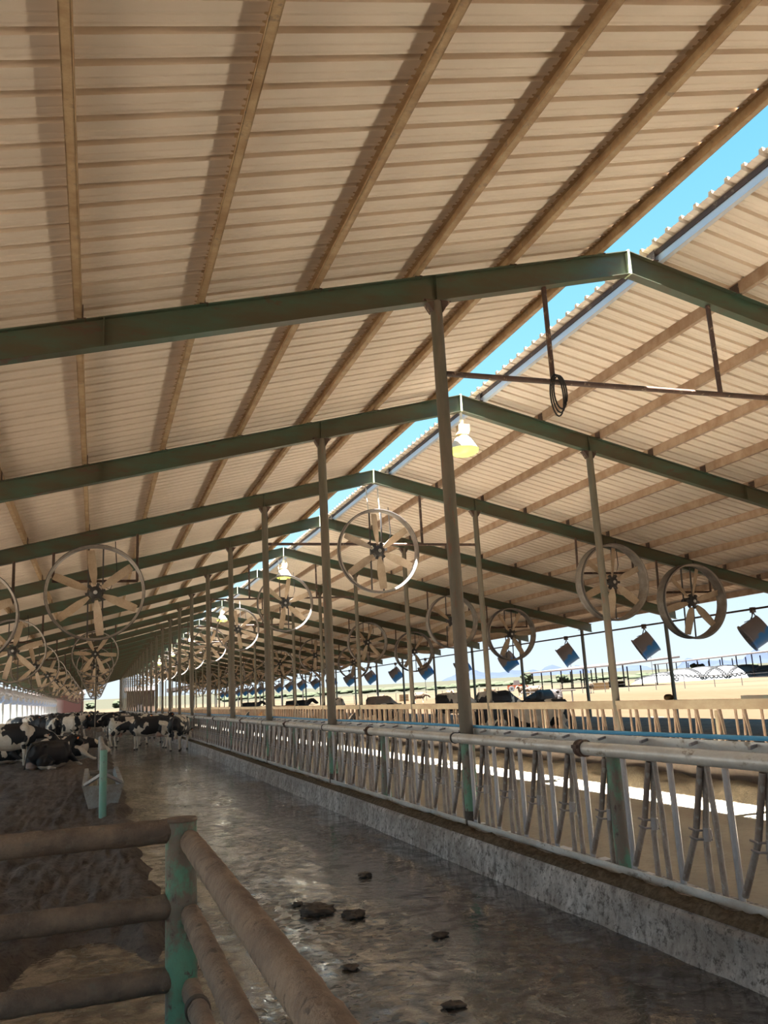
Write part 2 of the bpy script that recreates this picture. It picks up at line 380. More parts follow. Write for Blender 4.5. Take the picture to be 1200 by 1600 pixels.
# ---- posts
def post_root(name,x,y,mat,r,z0,z1,parts=()):
    t=empty(name,(x,y,0)); return t
pa=MB(); pa.tube([(0,0,.20),(0,0,rz(XA,DEP))],.082,14); me_pa=pa.mesh('shaft',M['post'])
pb=MB(); pb.tube([(0,0,-.1),(0,0,rz(XB,DEP))],.078,14); me_pb=pb.mesh('shaft',M['post'])
gu=MB(); 
for s in (-1,1): gu.prism([(s*.07,-.16),(s*.17,0),(s*.05,0)],1,-.07,.07)
gu.box((-.19,-.075,-.006),(.19,.075,.004)); me_gu=gu.mesh('gusset',M['rust'])
wp=MB(); wp.tube([(0,0,.32),(0,0,.5)],[.088,.086],14); me_fb=wp.mesh('mud_sleeve',M['clod'])
gp=MB(); gp.tube([(0,0,.5),(0,0,1.26)],.0845,14); me_gp=gp.mesh('paint_band',M['greenpost'])
for k in range(1,NF+1):
    for x,me,row,where in ((XA,me_pa,'near','near'),(XB,me_pb,'far','far')):
        t=empty('roof_post',(x,Y(k),0))
        tag(t,'%s tall roof post from the camera standing in the %s headlock fence'%(ORD[k-1],where),'post','roof posts in the %s headlock fence'%where)
        link('shaft',me,t); g=link('gusset',me_gu,t); g.location=(0,0,rz(x,DEP))
        if row=='near' and k<8:
            link('mud_sleeve',me_fb,t); link('paint_band',me_gp,t)['label']='band of chipped green paint'
pe=MB(); pe.tube([(0,0,-.2),(0,0,rz(XR,DEP))],.075,12); me_pe=pe.mesh('shaft',M['eavepost'])
pc=MB(); pc.box((-.14,-.1,-.012),(.14,.1,.012)); me_pc=pc.mesh('cap_plate',M['eavepost'])
for k in range(1,NF+1):
    for x,w in ((XR,'right'),(XL,'left')):
        if w=='right' and k<3: continue
        if w=='left' and k<4: continue
        t=empty('eave_post',(x,Y(k),0)); n=k-(3 if w=='right' else 4)
        tag(t,'%s grey-green post from the camera under the %s eave'%(ORD[n],w),'post','posts under the %s eave'%w)
        link('shaft',me_pe,t); c=link('cap_plate',me_pc,t); c.location=(0,0,rz(x,DEP)-.01)

# ---- floors, curbs, land
def gz(x,y):
    dx=max(x-23.,-8.2-x,0); dy=max(y-161.,-18-y,0); d=math.hypot(dx,dy)
    if d<=0: return -.4 if (-8<x<22.8) else .25
    return .25+.0055*max(0,min(d,230)-8)+.013*max(0,d-230)
def grid(xs,ys,fz):
    m=MB(); vs=[(x,y,fz(x,y)) for y in ys for x in xs]; n=len(xs)
    fs=[(j*n+i,j*n+i+1,(j+1)*n+i+1,(j+1)*n+i) for j in range(len(ys)-1) for i in range(n-1)]
    m.add(vs,fs); return m
def geo(a,b,d0,g):
    r=[a];d=d0
    while r[-1]<b: r.append(min(b,r[-1]+d)); d*=g
    return r
def N(x,y,z=0,o=3): return noise.fractal(Vector((x,y,z)),1.0,2.0,o)
ys=geo(.5,162,.05,1.022)
def mudz(x,y):
    q=max(.25,min(1,(3.3-x+.4*N(x,y*.6,9))/.8)); return .010*N(x*1.6,y*.8,1)+q*(.007*N(x*6,y*4.,4,2)+.006*max(0,N(x*11,y*8,7,2))+.006*math.sin(9*x+2.5*N(x*.6,y*.4,2)*3)*max(0,N(x*.4,y*.25,8)))
o=grid([-3.2+.2*i for i in range(17)]+[.1+.03*i for i in range(126)],geo(.5,162,.03,1.014),mudz).obj('floor',M['mud'],sharp=180); tag(o,'wet manure-covered alley floor between bedding and near curb','floor',kind='structure')
def bedz(x,y):
    e=max(0,min(1,(.78+.22*N(0,y*.9,5)-x)/.35)); e=e*e*(3-2*e)
    rise=.05+.10*max(0,min(1,(.4-x)/3))
    ridge=.07*math.exp(-((x-.42)/.22)**2)
    puddle=max(0,1-((x+.02)/.75)**2-((y-6.3)/1.8)**2)
    lump=.03*N(x*1.6,y*1.6,3)+.07*max(0,N(x*4.5,y*4.5,6))+.05*N(x*11,y*11,2)
    return -.05+e*(.05+rise+ridge+lump*(1-min(1,puddle*2)))-.18*min(1,puddle*1.6)*e
xs=sorted([-8.4+.25*i for i in range(20)]+[-3.4+.08*i for i in range(25)]+[-1.4+.04*i for i in range(64)])
o=grid(xs,geo(.5,162,.05,1.02),bedz).obj('manure_bedding',M['bed'],sharp=180); tag(o,'dark crumbly manure bedding in the left pen','bedding',kind='stuff')
# near curb
def curbgrid():
    m=MB(); ys2=geo(1.5,160,.10,1.02)
    prof=[(3.80,-.1),(3.83,.04),(3.845,.12),(3.855,.2),(3.86,.26),(3.875,.30),(3.92,.325),(4.0,.332),(4.1,.335),(4.2,.335),(4.36,.33),(4.36,-.2)]
    vs=[];n=len(prof)
    for y in ys2:
        for i,(x,z) in enumerate(prof):
            a=.018*N(y*3,z*6+x*3,1)+.012*N(y*9,z*14,2)+.03*N(y*.8,z*2,5) if i<6 else .006*N(y*5,x*5)
            vs.append((x+a*(1 if i<8 else 0),y,z+(.5*a if i>3 and i<10 else 0)))
    fs=[(j*n+i,j*n+i+1,(j+1)*n+i+1,(j+1)*n+i) for j in range(len(ys2)-1) for i in range(n-1)]
    m.add(vs,fs); return m
o=curbgrid().obj('curb',M['concrete'],sharp=180); tag(o,'rough stained concrete curb under the near headlock fence','curb',kind='structure')
def debris():
    ys2=geo(2.,90,.05,1.02); xs2=[3.88+.02*i for i in range(12)]
    def f(x,y):
        b=max(0,1-((x-3.99)/.11)**2); return .315+b*(.035+.05*max(0,N(x*9,y*7,1)+.25)+.03*N(x*22,y*22,3))
    return grid(xs2,ys2,f)
o=debris().obj('manure_crust',M['debris'],sharp=180); tag(o,'crust of dried manure and feed along the near curb top','manure crust',kind='stuff')
fl=MB()
for i in range(150):
    y=3.4+i*.13*random.uniform(.8,1.3); x=random.uniform(4.14,4.33); a=random.uniform(.02,.06); fl.add([(x-a,y-a*1.4,.343),(x+a*.8,y-a,.343),(x+a,y+a*1.3,.343),(x-a*.7,y+a,.343),(x,y,.349)],[(0,1,4),(1,2,4),(2,3,4),(3,0,4)])
o=fl.obj('mineral_flakes',M['salt']); tag(o,'white mineral flakes scattered along the headlock base','mineral flakes',kind='stuff')
LZ=-.10
o=grid([4.36,10.27],geo(1,165,2,1.0),lambda x,y:LZ).obj('floor',M['lane']); tag(o,'dusty concrete feed lane between the two headlock fences','floor',kind='structure')
fb=MB(); fb.prism([(10.25,-.2),(10.25,.40),(10.62,.40),(10.62,-.2)],1,2.,160.); o=fb.obj('curb',M['concrete_r']); tag(o,'brown concrete curb under the far headlock fence','curb',kind='structure')
def feedz(x,y):
    e=max(0,1-abs((x-10.12)/.50)**1.7)
    return LZ-.03+e*(.30+.07*N(x*2,y*.8,2))+ (.02*N(x*14,y*14,5)+.02*N(x*6,y*6,1))*min(1,e*3)
o=grid([9.56+.05*i for i in range(16)],geo(6,150,.07,1.018),feedz).obj('silage_feed',M['feed'],sharp=180); tag(o,'windrow of chopped silage feed against the far curb','feed',kind='stuff')
def rpen(x,y):
    b=max(0,min(1,(x-13.2)/1.6)); b=b*b*(3-2*b)
    return .02+b*(.30+.06*N(x*.7,y*.7,2)+.04*N(x*3,y*3,7))-(.12*max(0,min(1,(x-21.5)/1.6)))
o=grid([10.62+.35*i for i in range(37)],geo(4,162,.25,1.01),rpen).obj('manure_bedding',M['bed'],sharp=180); tag(o,'dark manure bedding in the right pen behind the far headlocks','bedding',kind='stuff')
X0=[-9000,-3000,-1200,-600,-350,-220,-140,-90,-60,-40,-25,-15,-10,-8.2,-8,0,10,20,22.8,23,26,30,35,40,50,60,75,90,110,130,160,200,240,300,380,500,700,1000,1500,3000,9000]
Y0=[-2000,-600,-200,-100,-60,-40,-18]+[6*i for i in range(-2,28)]+[165,175,190,210,240,280,330,400,500,650,900,1300,2000,4000,9000]
def landz(x,y):
    z=gz(x,y); d=math.hypot(x,y); return z+(.05*N(x*.3,y*.3) if z>0.2 and d<150 else 0) if d<2500 else min(z,gz(x/d*900,y/d*900))
o=grid(X0,Y0,landz).obj('ground',M['land'],sharp=180); tag(o,'dry tan dirt field outside the barn','ground',kind='structure')

# ---- headlock panels
UN=[-.15-.61*j for j in range(10)]
def hl_parts(mir,T=1.27):
    """local frame: x=0 plane of bars, y from 0 (far end) to -6.1; mir mirrors the unit"""
    s=-1 if mir else 1
    P={}
    a=MB(); a.tube([(0,0,.35),(0,0,T)],.024,9); P['fixed_bar']=a
    b=MB(); b.tube([(0,-.45*s,.35),(0,-.447*s,.85),(0,-.42*s,T)],.022,9); P['side_bar']=b
    c=MB(); c.tube([(0,-.31*s,.35),(0,-.315*s,.74),(.01,-.345*s,.95),(.01,-.40*s,T)],.023,9); P['lock_bar']=c
    d=MB(); d.tube([(-.045,-.085*s,.44),(-.04,-.27*s,.80),(-.03,-.39*s,T-.02)],.024,9); P['pivot_bar']=d
    e=MB()
    for q in (-.03,.03): e.tube([(-.075,-.24*s,.79+q),(-.07,-.305*s,.78+q),(.03,-.345*s,.775+q),(.03,-.34*s,.775-q*.2)],.009,6)
    e.tube([(0,-.33*s,.735),(0,-.335*s,.825)],.028,9); P['latch']=e
    return P
def panel_meshes(mir,mats,prefix):
    P=hl_parts(mir,1.33 if mir else 1.27); sh=0 if not mir else -6.1
    return {n:P[n].mesh(prefix+n,mats[n]) for n in P}
matsA=dict(fixed_bar=M['bar_clean'],side_bar=M['bar'],lock_bar=M['bar'],pivot_bar=M['bar'],latch=M['bar_clean'])
matsB={n:M['bar_r'] for n in matsA}
MA=panel_meshes(False,matsA,''); MBm=panel_meshes(True,matsB,'')
def rail_meshes(kind):
    r={}
    a=MB(); a.box((-.05,-6.08,.34),(-.035,-.02,.40)); a.box((-.05,-6.08,.34),(.03,-.02,.352)); r['bottom_rail']=a.mesh('bottom_rail',M['galv'] if kind=='A' else M['rail_r'])
    b=MB()
    if kind=='A': b.box((.12,-6.09,1.315),(.135,-.01,1.425)); b.box((-.03,-6.09,1.262),(.12,-.01,1.288)); b.box((.112,-6.09,1.262),(.124,-.01,1.32)); r['release_rail']=b.mesh('release_rail',M['galv'])
    else:
        b.box((-.05,-6.09,1.305),(.045,-.01,1.39)); b.box((-.06,-6.09,1.39),(.055,-.01,1.475)); r['release_rail']=b.mesh('top_channel',M['rail_r'])
    c=MB(); c.bar((.12,0,1.405),(.03,-.03,1.392),.02,.02); r['peg']=c.mesh('peg',M['bar_clean'])
    d=MB(); d.tube([(.03,-3.02,-.1 if kind=='B' else .3),(.03,-3.02,1.28)],.068 if kind=='A' else .055,12); r['post']=d.mesh('post',M['greenpost'] if kind=='A' else M['rail_r'])
    return r
RA,RB=rail_meshes('A'),rail_meshes('B')
def whole(meshes,rails,name,mats):
    m={}
    bm=bmesh.new()
    def add(me,loc,idx):
        n0=len(bm.faces); t=me.copy(); t.transform(Matrix.Translation(loc)); bm.from_mesh(t); bm.faces.ensure_lookup_table()
        for f in bm.faces[n0:]: f.material_index=idx; f.smooth=True
        bpy.data.meshes.remove(t)
    for u in UN:
        for n,me in meshes.items(): add(me,(0,u if meshes is MA else u-.31,0),0)
    add(rails['bottom_rail'],(0,0,0),1); add(rails['release_rail'],(0,0,0),1); add(rails['post'],(0,0,0),2)
    me=bpy.data.meshes.new(name); bm.to_mesh(me); bm.free()
    for x in mats: me.materials.append(x)
    return me
WA=whole(MA,RA,'headlock_panel',[M['bar'],M['galv'],M['greenpost']]); WB=whole(MBm,RB,'headlock_panel',[M['bar_r'],M['rail_r'],M['rail_r']])
for row,X,meshes,rails,W,k0,kd in (('near',XA-.03,MA,RA,WA,0,9),('far',XB,MBm,RB,WB,1,7)):
    for k in range(k0,NF):
        lab='%s headlock panel bay from the camera in the %s fence'%(ORD[k-k0],row); lab=('manure-stained ' if row=='near' else 'tan dusted ')+lab
        gr='headlock panels of the %s fence'%row
        if k>=kd:
            o=link('headlock_panel',W); o.location=(X,Y(k+1),0); tag(o,lab,'headlock panel',gr); continue
        t=empty('headlock_panel',(X,Y(k+1),0)); tag(t,lab,'headlock panel',gr)
        link('bottom_rail',rails['bottom_rail'],t); rr=link('release_rail' if row=='near' else 'top_channel',rails['release_rail'],t)
        p=link('post',rails['post'],t); p['label']='chipped green post' if row=='near' else 'tan post'
        for u in UN:
            uu=u if row=='near' else u-.31
            for n in ('fixed_bar','side_bar','lock_bar','pivot_bar'):
                o=link(n,meshes[n],t); o.location=(0,uu,0)
                if n=='lock_bar':
                    q=link('latch',meshes['latch'],o)
            if row=='near':
                q=link('peg',rails['peg'],rr); q.location=(0,u-.2,0)
# long neck rail pipe, couplings, water tube
nr=MB(); nr.tube([(XA-.145,YY,1.327) for YY in (1.5,60,162)],.057,18); npipe=nr.obj('neck_rail_pipe',M['galv']); tag(npipe,'long galvanized neck rail pipe along the near headlock fence','pipe')
for yy in [6.62]+[Y(k)-S*.45 for k in range(2,12)]:
    c=MB(); c.lathe([(.058,-.05),(.074,-.05),(.074,-.02),(.065,-.01),(.065,.01),(.074,.02),(.074,.05),(.058,.05)],18,(XA-.145,yy,1.327),1); c.bar((XA-.226,yy-.04,1.345),(XA-.226,yy+.04,1.345),.02,.03)
    c.obj('pipe_coupling',M['rust'],npipe)['label']='rusty pipe coupling'
for k in range(1,14):
    c=MB(); c.lathe([(.058,-.014),(.066,-.014),(.066,.014),(.058,.014)],18,(XA-.145,Y(k)+.02,1.327),1); c.bar((XA-.11,Y(k)+.02,1.382),(XA+.1,Y(k)+.02,1.43),.03,.008); c.bar((XA-.11,Y(k)+.02,1.272),(XA+.1,Y(k)+.02,1.235),.03,.008)
    c.obj('post_clamp',M['black'],npipe)['label']='black strap clamp at a roof post'
bt=MB(); pts=[]; 
for i in range(80): pts.append((XA+.10+.006*math.sin(i*1.3),2.+i*1.2,1.447+.005*math.sin(i*.9)))
bt.tube(pts,.017,8); o=bt.obj('water_tube',M['bluetube']); tag(o,'thin bright blue water tube resting on the near headlock rail','water tube')
ex=MB(); ex.box((XB-.06,10.0,1.475),(XB+.06,11.75,1.53)); o=ex.obj('grey_beam',M['eavepost']); tag(o,'short grey steel beam lying on the far headlock top rail','beam')
pk=MB(); pk.lathe([(.001,0),(.06,0),(.09,.03),(.085,.08),(.05,.11),(.001,.115)],10,(XB,13.75,1.47)); o=pk.obj('mud_lump',M['bale']); tag(o,'small brown lump sitting on the far headlock top rail','lump')

# ---- eave pipes and blue barrel fans
for x,w in ((XR-.12,'right'),(XL+.12,'left')):
    m=MB(); m.tube([(x,-4,4.02),(x,158,4.02)],.035,8); o=m.obj('eave_pipe',M['rust']); tag(o,'long dark pipe carrying the blue barrel fans under the %s eave'%w,'pipe')
def barrel():
    t=empty('barrel_fan')
    d=MB(); prof=[(.50,-.36),(.50,-.32),(.455,-.30),(.45,.28),(.47,.33),(.47,.36),(.45,.36),(.43,.28),(.43,-.30),(.48,-.35)]
    d.lathe(prof,28,(0,0,0),1,closed=True); drum=d.obj('drum',M['blue'],t)
    g=MB()
    for rr in (.12,.22,.32,.42): g.lathe([(rr-.004,-.345),(rr+.004,-.345),(rr+.004,-.337),(rr-.004,-.337)],24,(0,0,0),1,closed=True)
    for i in range(8):
        a=i*PI/4; g.bar((0,-.34,0),(.45*math.cos(a),-.34,.45*math.sin(a)),.008,.008)
    gr=g.obj('grille',M['ringdark'],t)
    b=MB(); b.lathe([(.001,-.2),(.14,-.2),(.14,.15),(.001,.15)],14,(0,0,0),1)
    for i in range(6):
        a=i*PI/3; b.bar((.1*math.cos(a),-.05,.1*math.sin(a)),(.40*math.cos(a),0.02,.40*math.sin(a)),.13,.015,(0,1,0))
    b.obj('fan_rotor',M['ringdark'],t)
    for o in list(t.children): o.matrix_parent_inverse=Matrix()
    # axis: mostly across the barn, tipped down towards the pen
    q=Vector((-.70,.50,-.52)).normalized().to_track_quat('-Y','Z').to_matrix().to_4x4()
    for o in t.children: o.data.transform(q)
    h=MB(); h.box((-.07,-.07,.68),(.07,.07,.86)); h.bar((0,0,.70),(-.1,.03,.42),.03,.03); h.bar((0,0,.70),(.12,-.05,.40),.03,.03); h.obj('mount_bracket',M['rust'],t)
    c=MB(); c.tube([(.05,.12,.80),(.1,.16,.6),(.02,.2,.45),(-.2,.25,.38)],.012,6); c.obj('power_cord',M['black'],t)
    return t
BF=barrel(); first=True
for w,x,k0 in (('right',XR-.12,2),('left',XL+.12,5)):
    for k in range(k0,NF-1):
        o=BF if first else copy_tree(BF); first=False
        o.location=(x,Y(k)+1.25+5.95*0,3.22); 
        if w=='left': o.rotation_euler=(0,0,PI*.72)
        else: o.rotation_euler=(0,0,random.uniform(-.12,.12))
        tag(o,'%s blue barrel fan from the camera hanging under the %s eave'%(ORD[k-k0],w),'fan','blue barrel fans under the %s eave'%w)

# ---- big panel fans
FR=1.10
def big_fan(kind):
    t=empty('panel_fan')
    d=.38 if kind=='side' else .20
    m=MB(); m.lathe([(FR,-d/2),(FR+.045,-d/2-.02),(FR+.05,-d/2),(FR+.02,-d/2+.03),(FR+.02,d/2-.03),(FR+.05,d/2),(FR+.04,d/2+.01),(FR,d/2),(FR-.005,0)],56,(0,0,0),1,closed=True)
    sh=m.obj('shroud_ring',M['ring'],t)
    l=MB(); l.lathe([(FR+.047,-d/2-.016),(FR+.062,-d/2-.01),(FR+.062,-d/2+.05),(FR+.047,-d/2+.05)],56,(0,0,0),1,closed=True); l.obj('outer_lip',M['ringdark'],sh)['label']='dark outer lip'
    hb=MB(); hb.lathe([(.001,-.13),(.05,-.13),(.06,-.11),(.13,-.10),(.15,-.08),(.15,.05),(.06,.07),(.001,.07)],18,(0,0,0),1)
    for i in range(6):
        a=i*PI/3+.1; hb.bar((.1*math.cos(a),-.04,.1*math.sin(a)),(.235*math.cos(a),-.03,.235*math.sin(a)),.07,.07,(0,1,0))
    rot=hb.obj('rotor_hub',M['hub'],t)
    cp=MB(); cp.lathe([(.001,-.15),(.045,-.148),(.05,-.13),(.05,-.10)],12,(0,0,0),1); cp.obj('hub_cap',M['hubcap'],rot)
    b=MB(); secs=[(.19,.10,.035,.75),(.30,.17,.045,.72),(.45,.225,.04,.62),(.65,.23,.032,.50),(.85,.215,.025,.42),(1.0,.195,.02,.38),(1.04,.17,.014,.37)]
    vs=[];n=10
    for r,wd,th,tw in secs:
        for i in range(n):
            a=2*PI*i/n; u=math.cos(a)*wd/2; v=math.sin(a)*th/2*(1 if math.sin(a)>0 else .6)+.028*(1-(2*u/wd)**2)*(1 if wd>.12 else 0)
            vs.append((u*math.cos(tw)-v*math.sin(tw),u*math.sin(tw)+v*math.cos(tw)-.02,r))
    fs=[(j*n+i,j*n+(i+1)%n,(j+1)*n+(i+1)%n,(j+1)*n+i) for j in range(len(secs)-1) for i in range(n)]+[tuple(range(n)),tuple((len(secs)-1)*n+i for i in range(n))[::-1]]
    b.add(vs,fs); bme=b.mesh('blade',M['blade'],sharp=60)
    for i in range(6):
        o=link('blade',bme,rot); o.rotation_euler=(0,i*PI/3,0)
    mo=MB(); mo.lathe([(.001,.08),(.10,.08),(.12,.11),(.12,.36),(.09,.39),(.001,.39)],14,(0,0,0),1); mo.obj('motor',M['hub'],t)
    s=MB()
    for x in (-.17,.17): s.bar((x,.17,-1.09),(x,.17,1.09),.035,.035)
    s.obj('motor_rail',M['ringdark'],t)
    if kind=='side':
        for x in (-.98,.98):
            h=MB(); h.tube([(x,.28,.30),(x,.28,2.2)],.034,8); h.obj('hanger',M['rust'],t)
        c=MB(); c.tube([(-1.0,.28,.30),(1.0,.28,.30)],.034,8); c.tube([(-.5,.28,.30),(-.5,.2,.30)],.02,6); c.obj('crossbar',M['rust'],t)
    else:
        h=MB(); 
        for x in (-.17,.17): h.bar((x,.2,.27),(x,.32,.27),.05,.05)
        h.bar((-.2,.30,.25),(.2,.30,.25),.05,.04); h.obj('tie_bracket',M['rust'],t)
        for x in (-.17,.17):
            q=MB(); q.tube([(x,.2,.9),(x,.36,1.85)],.014,6); q.obj('stay_rod',M['galv'],t)
    cb=MB(); cb.tube([(.1,.3,.2),(.35,.35,.1),(.5,.35,.55),(.45,.33,1.3)],.012,6); cb.obj('power_cord',M['black'],t)
    return t
FS=big_fan('side'); FC=big_fan('centre')
def put_fan(proto,used,x,y,z,lab,gr,rt,yaw=0,tilt=.06):
    o=proto if not used else copy_tree(proto)
    o.location=(x,y,z); o.rotation_euler=(tilt,0,yaw); tag(o,lab,'fan',gr)
    rt={(-7.36,3):-.12,(-10.2,3):.2,(7.3,3):.12,(10.1,3):.27,(-.05,3):-.1,(-10.2,5):.25}.get((round(x-RX,2),int(round((y+.28-Y1)/S+1))),rt)
    for c in o.children:
        if c.name.startswith('rotor_hub'): c.rotation_euler=(0,rt,0)
        if c.name.startswith('hanger'):
            # hanger pipes are cut to reach the underside of the sloping rafter
            xx=x+(-.98 if abs(c.bound_box[0][0]+1.014)<.05 else .98); top=rz(xx,DEP)-z
            c.scale=(1,1,1); L=1.9; c.location=(0,0,.30-.30*(top-.3)/L); c.scale=(1,1,(top-.3)/L)
    return o
used=False
rts=[.12,.55,.3,.8,.05,.4,.7,.2,.95,.5,.33,.6,.15]
for nm,off,z,k0 in (('left pen, inner row',-7.36,4.65,3),('left pen, outer row',-10.2,4.13,3),('right pen, inner row',7.3,4.78,3),('right pen, outer row',10.1,4.16,3)):
    i=0
    for k in range(k0,NF,2):
        if off==-7.36 and k==5: continue
        x=RX+off
        side=nm.split(',')[0]; rw=nm.split(', ')[1]
        put_fan(FS,used,x,Y(k)-.28,z,'%s six-bladed fan from the camera over the %s, %s'%(ORD[i],side,rw),'six-bladed fans over the '+nm,rts[(k+int(off*3))%13]); used=True; i+=1
used=False
for i,k in enumerate(range(3,NF,2)):
    put_fan(FC,used,RX-.05,Y(k)-.28,5.70,'%s six-bladed fan from the camera hung below the ridge gap over the feed lane'%ORD[i],'six-bladed fans over the feed lane',[.05,.18,.9,.4][i%4],0,.03); used=True
# cable coil on the first tie bar
cc=MB()
for s in (0,1,2):
    cc.tube([(5.86+.10*math.cos(a)+.02*s,Y1-.06-.015*s,5.72+.06*s*.3+(.30-.03*s)*math.sin(a)) for a in [i*PI/12 for i in range(25)]],.011,6,cap=False)
cc.tube([(5.86,Y1-.05,6.0),(5.85,Y1,5.99),(5.86,Y1+.05,5.9)],.011,6)
o=cc.obj('cable_coil',M['black']); tag(o,'black coil of cable hanging from the first tie bar','cable')

# ---- ridge lamps
def lamp():
    t=empty('high_bay_lamp')
    a=MB(); a.tube([(0,0,-.02),(0,0,-.16)],.03,10); a.sphere((0,0,-.19),.05); a.tube([(0,0,-.22),(0,0,-.30)],.045,12); a.obj('stem',M['shade'],t)
    b=MB(); b.box((-.09,-.10,-.44),(.14,.10,-.30)); b.prism([(-.16,-.52),(.1,-.52),(.14,-.44),(-.09,-.44)],1,-.10,.10); b.obj('ballast_box',M['lampbox'],t)
    c=MB(); c.lathe([(.07,-.53),(.11,-.55),(.18,-.62),(.25,-.74),(.31,-.83),(.335,-.84),(.33,-.85),(.30,-.84),(.24,-.75),(.17,-.63),(.10,-.56)],28); c.obj('lamp_shade',M['shade'],t)
    d=MB(); d.lathe([(.325,-.842),(.31,-.90),(.22,-.955),(.10,-.975),(.001,-.98)],24); d.obj('lens',M['lens'],t)['label']='yellow glowing lens'
    return t
LP=lamp()
for i,k in enumerate((2,5,8,11,14,17)):
    o=LP if i==0 else copy_tree(LP); o.location=(RX,Y(k),RZ-DEP); o.scale=(1,1,1)
    tag(o,'%s high bay lamp from the camera hanging under the ridge'%ORD[i],'lamp','high bay lamps under the ridge')

# ---- foreground pipe fence
t=empty('pipe_fence',(.50,5.40,0)); tag(t,'muddy corner pipe fence with a green corner post in the foreground','fence')
m=MB(); m.tube([(0,0,-.2),(0,0,1.20)],.092,22); m.tube([(0,0,1.20),(0,0,1.21)],[.092,.088],22); pst=m.obj('corner_post',M['fgpost'],t); pst['label']='chipped green corner post'
m=MB(); m.lathe([(.055,1.205),(.094,1.205),(.098,1.212),(.09,1.225),(.001,1.228)],20); m.obj('post_cap',M['mudpipe'],pst)
def muddy(p,q,r,seed,n=60,seg=18):
    p=Vector(p);q=Vector(q); m=MB(); pts=[p.lerp(q,i/n) for i in range(n+1)]; m.tube(pts,r,seg)
    out=[]
    ax=(q-p).normalized()
    for v in m.v:
        v=Vector(v); c=p+ax*((v-p).dot(ax)); d=v-c
        if d.length>1e-5:
            up=max(0,d.normalized().z); a=.006*N(v.x*14+seed,v.y*14,v.z*14)+.005*up*(1+N(v.x*30,v.y*30+seed,v.z*30))
            v=c+d*(1+a/d.length)
        out.append(tuple(v))
    m.v=out; return m
for i,z in enumerate((1.155,.735,.345)):
    muddy((-.05,0,z),(-3.2,-.05,z+.01),.066,i*7).obj('rail',M['mudpipe'],t,sharp=180)
for i,(z,r) in enumerate(((1.095,.061),(.69,.058),(.30,.056))):
    o=muddy((.045,.06,z),(.06,-6.5,z),r,30+i*7,130).obj('rail',M['mudpipe_lt'],t,sharp=180); o['label']='dried-mud coated rail running towards the camera'
m=MB(); m.lathe([(.056,-.03),(.068,-.03),(.07,0),(.068,.03),(.056,.03)],18,(.046,-.42,.30),1); m.obj('rail_collar',M['clod'],t)

# ---- trough, its rail, and the pole
def trough(name,loc,L,lab):
    t=empty(name,loc); tag(t,lab,'trough')
    m=MB(); H=.46
    o=[(-.25,0),(-.385,H),(-.30,H),(-.20,.10),(.20,.10),(.30,H),(.385,H),(.25,0)]
    m.prism(o,1,0.,L); m.prism([(-.25,0),(-.375,H-.02),(.375,H-.02),(.25,0)],1,-.01,.09); m.prism([(-.25,0),(-.35,H-.06),(.35,H-.06),(.25,0)],1,L-.08,L)
    m.obj('basin',M['trough'],t)
    w=MB(); w.box((-.26,.08,.33),(.26,L-.08,.335)); w.obj('water',M['water'],t)
    return t
tr=trough('water_trough',(.17,17.5,.02),5.0,'grey concrete water trough at the bedding edge behind the pipe fence')
trough('water_trough',(.30,55.,.05),4.0,'tan-stained water trough beside the thin pole, far down the bedding edge')
t=empty('trough_guard',(.15,15.7,0)); tag(t,'pipe guard with green front post standing over the near trough','guard rail')
m=MB(); m.tube([(0,0,-.15),(0,0,1.19)],.062,16); m.obj('front_post',M['paleGreen'],t)['label']='faded green front post'
m=MB(); m.tube([(0,0,1.16),(-.01,7.2,1.16)],.055,14); m.obj('top_rail',M['trough'],t)
m=MB(); m.tube([(-.01,7.2,0),(-.01,7.2,1.16)],.055,14); m.obj('rear_post',M['trough'],t)
for s in (-1,1):
    m=MB(); m.bar((0,.07,.80),(s*.33+.02,1.85,.49),.05,.05); m.obj('brace',M['bar_clean'],t)
t=empty('sprinkler_pole',(.0,49.,0)); tag(t,'thin sprinkler pole with a side arm beside the bedding','pole')
m=MB(); m.tube([(0,0,0),(0,0,4.6)],.035,8); m.obj('pole',M['post'],t)
m=MB(); m.tube([(0,0,2.45),(-.7,0,2.45)],.025,8); m.obj('side_arm',M['post'],t)
m=MB(); m.tube([(-.7,0,1.6),(-.7,0,4.8)],.025,8); m.obj('drop_pipe',M['post'],t)
# manure clods in the alley
cl=[(1.92,7.85,.13),(2.16,7.55,.09),(1.80,8.2,.05),(2.75,9.1,.06),(1.35,10.6,.07),(1.1,13.9,.08),(2.6,6.6,.05),(1.75,6.2,.045),(2.1,5.2,.05)]
for i,(x,y,r) in enumerate(cl):
    m=MB(); m.sphere((0,0,0),r,(1.15,1,.36),28,18); m.v=[tuple(Vector(v)*(1+.55*N(v[0]*14+i,v[1]*14,v[2]*14)+.3*N(v[0]*45,v[1]*45,v[2]*45+i))) for v in m.v]
    o=m.obj('manure_clod',M['clod'],sharp=180); o.location=(x,y,.01+r*.12)
    tag(o,['largest dark manure clod in the wet alley right of the foreground fence','second largest manure clod in the alley, just right of the largest one','small manure clod just behind the largest one in the wet alley'][i] if i<3 else 'small dark manure clod lying in the wet alley','manure clod','manure clods in the alley')

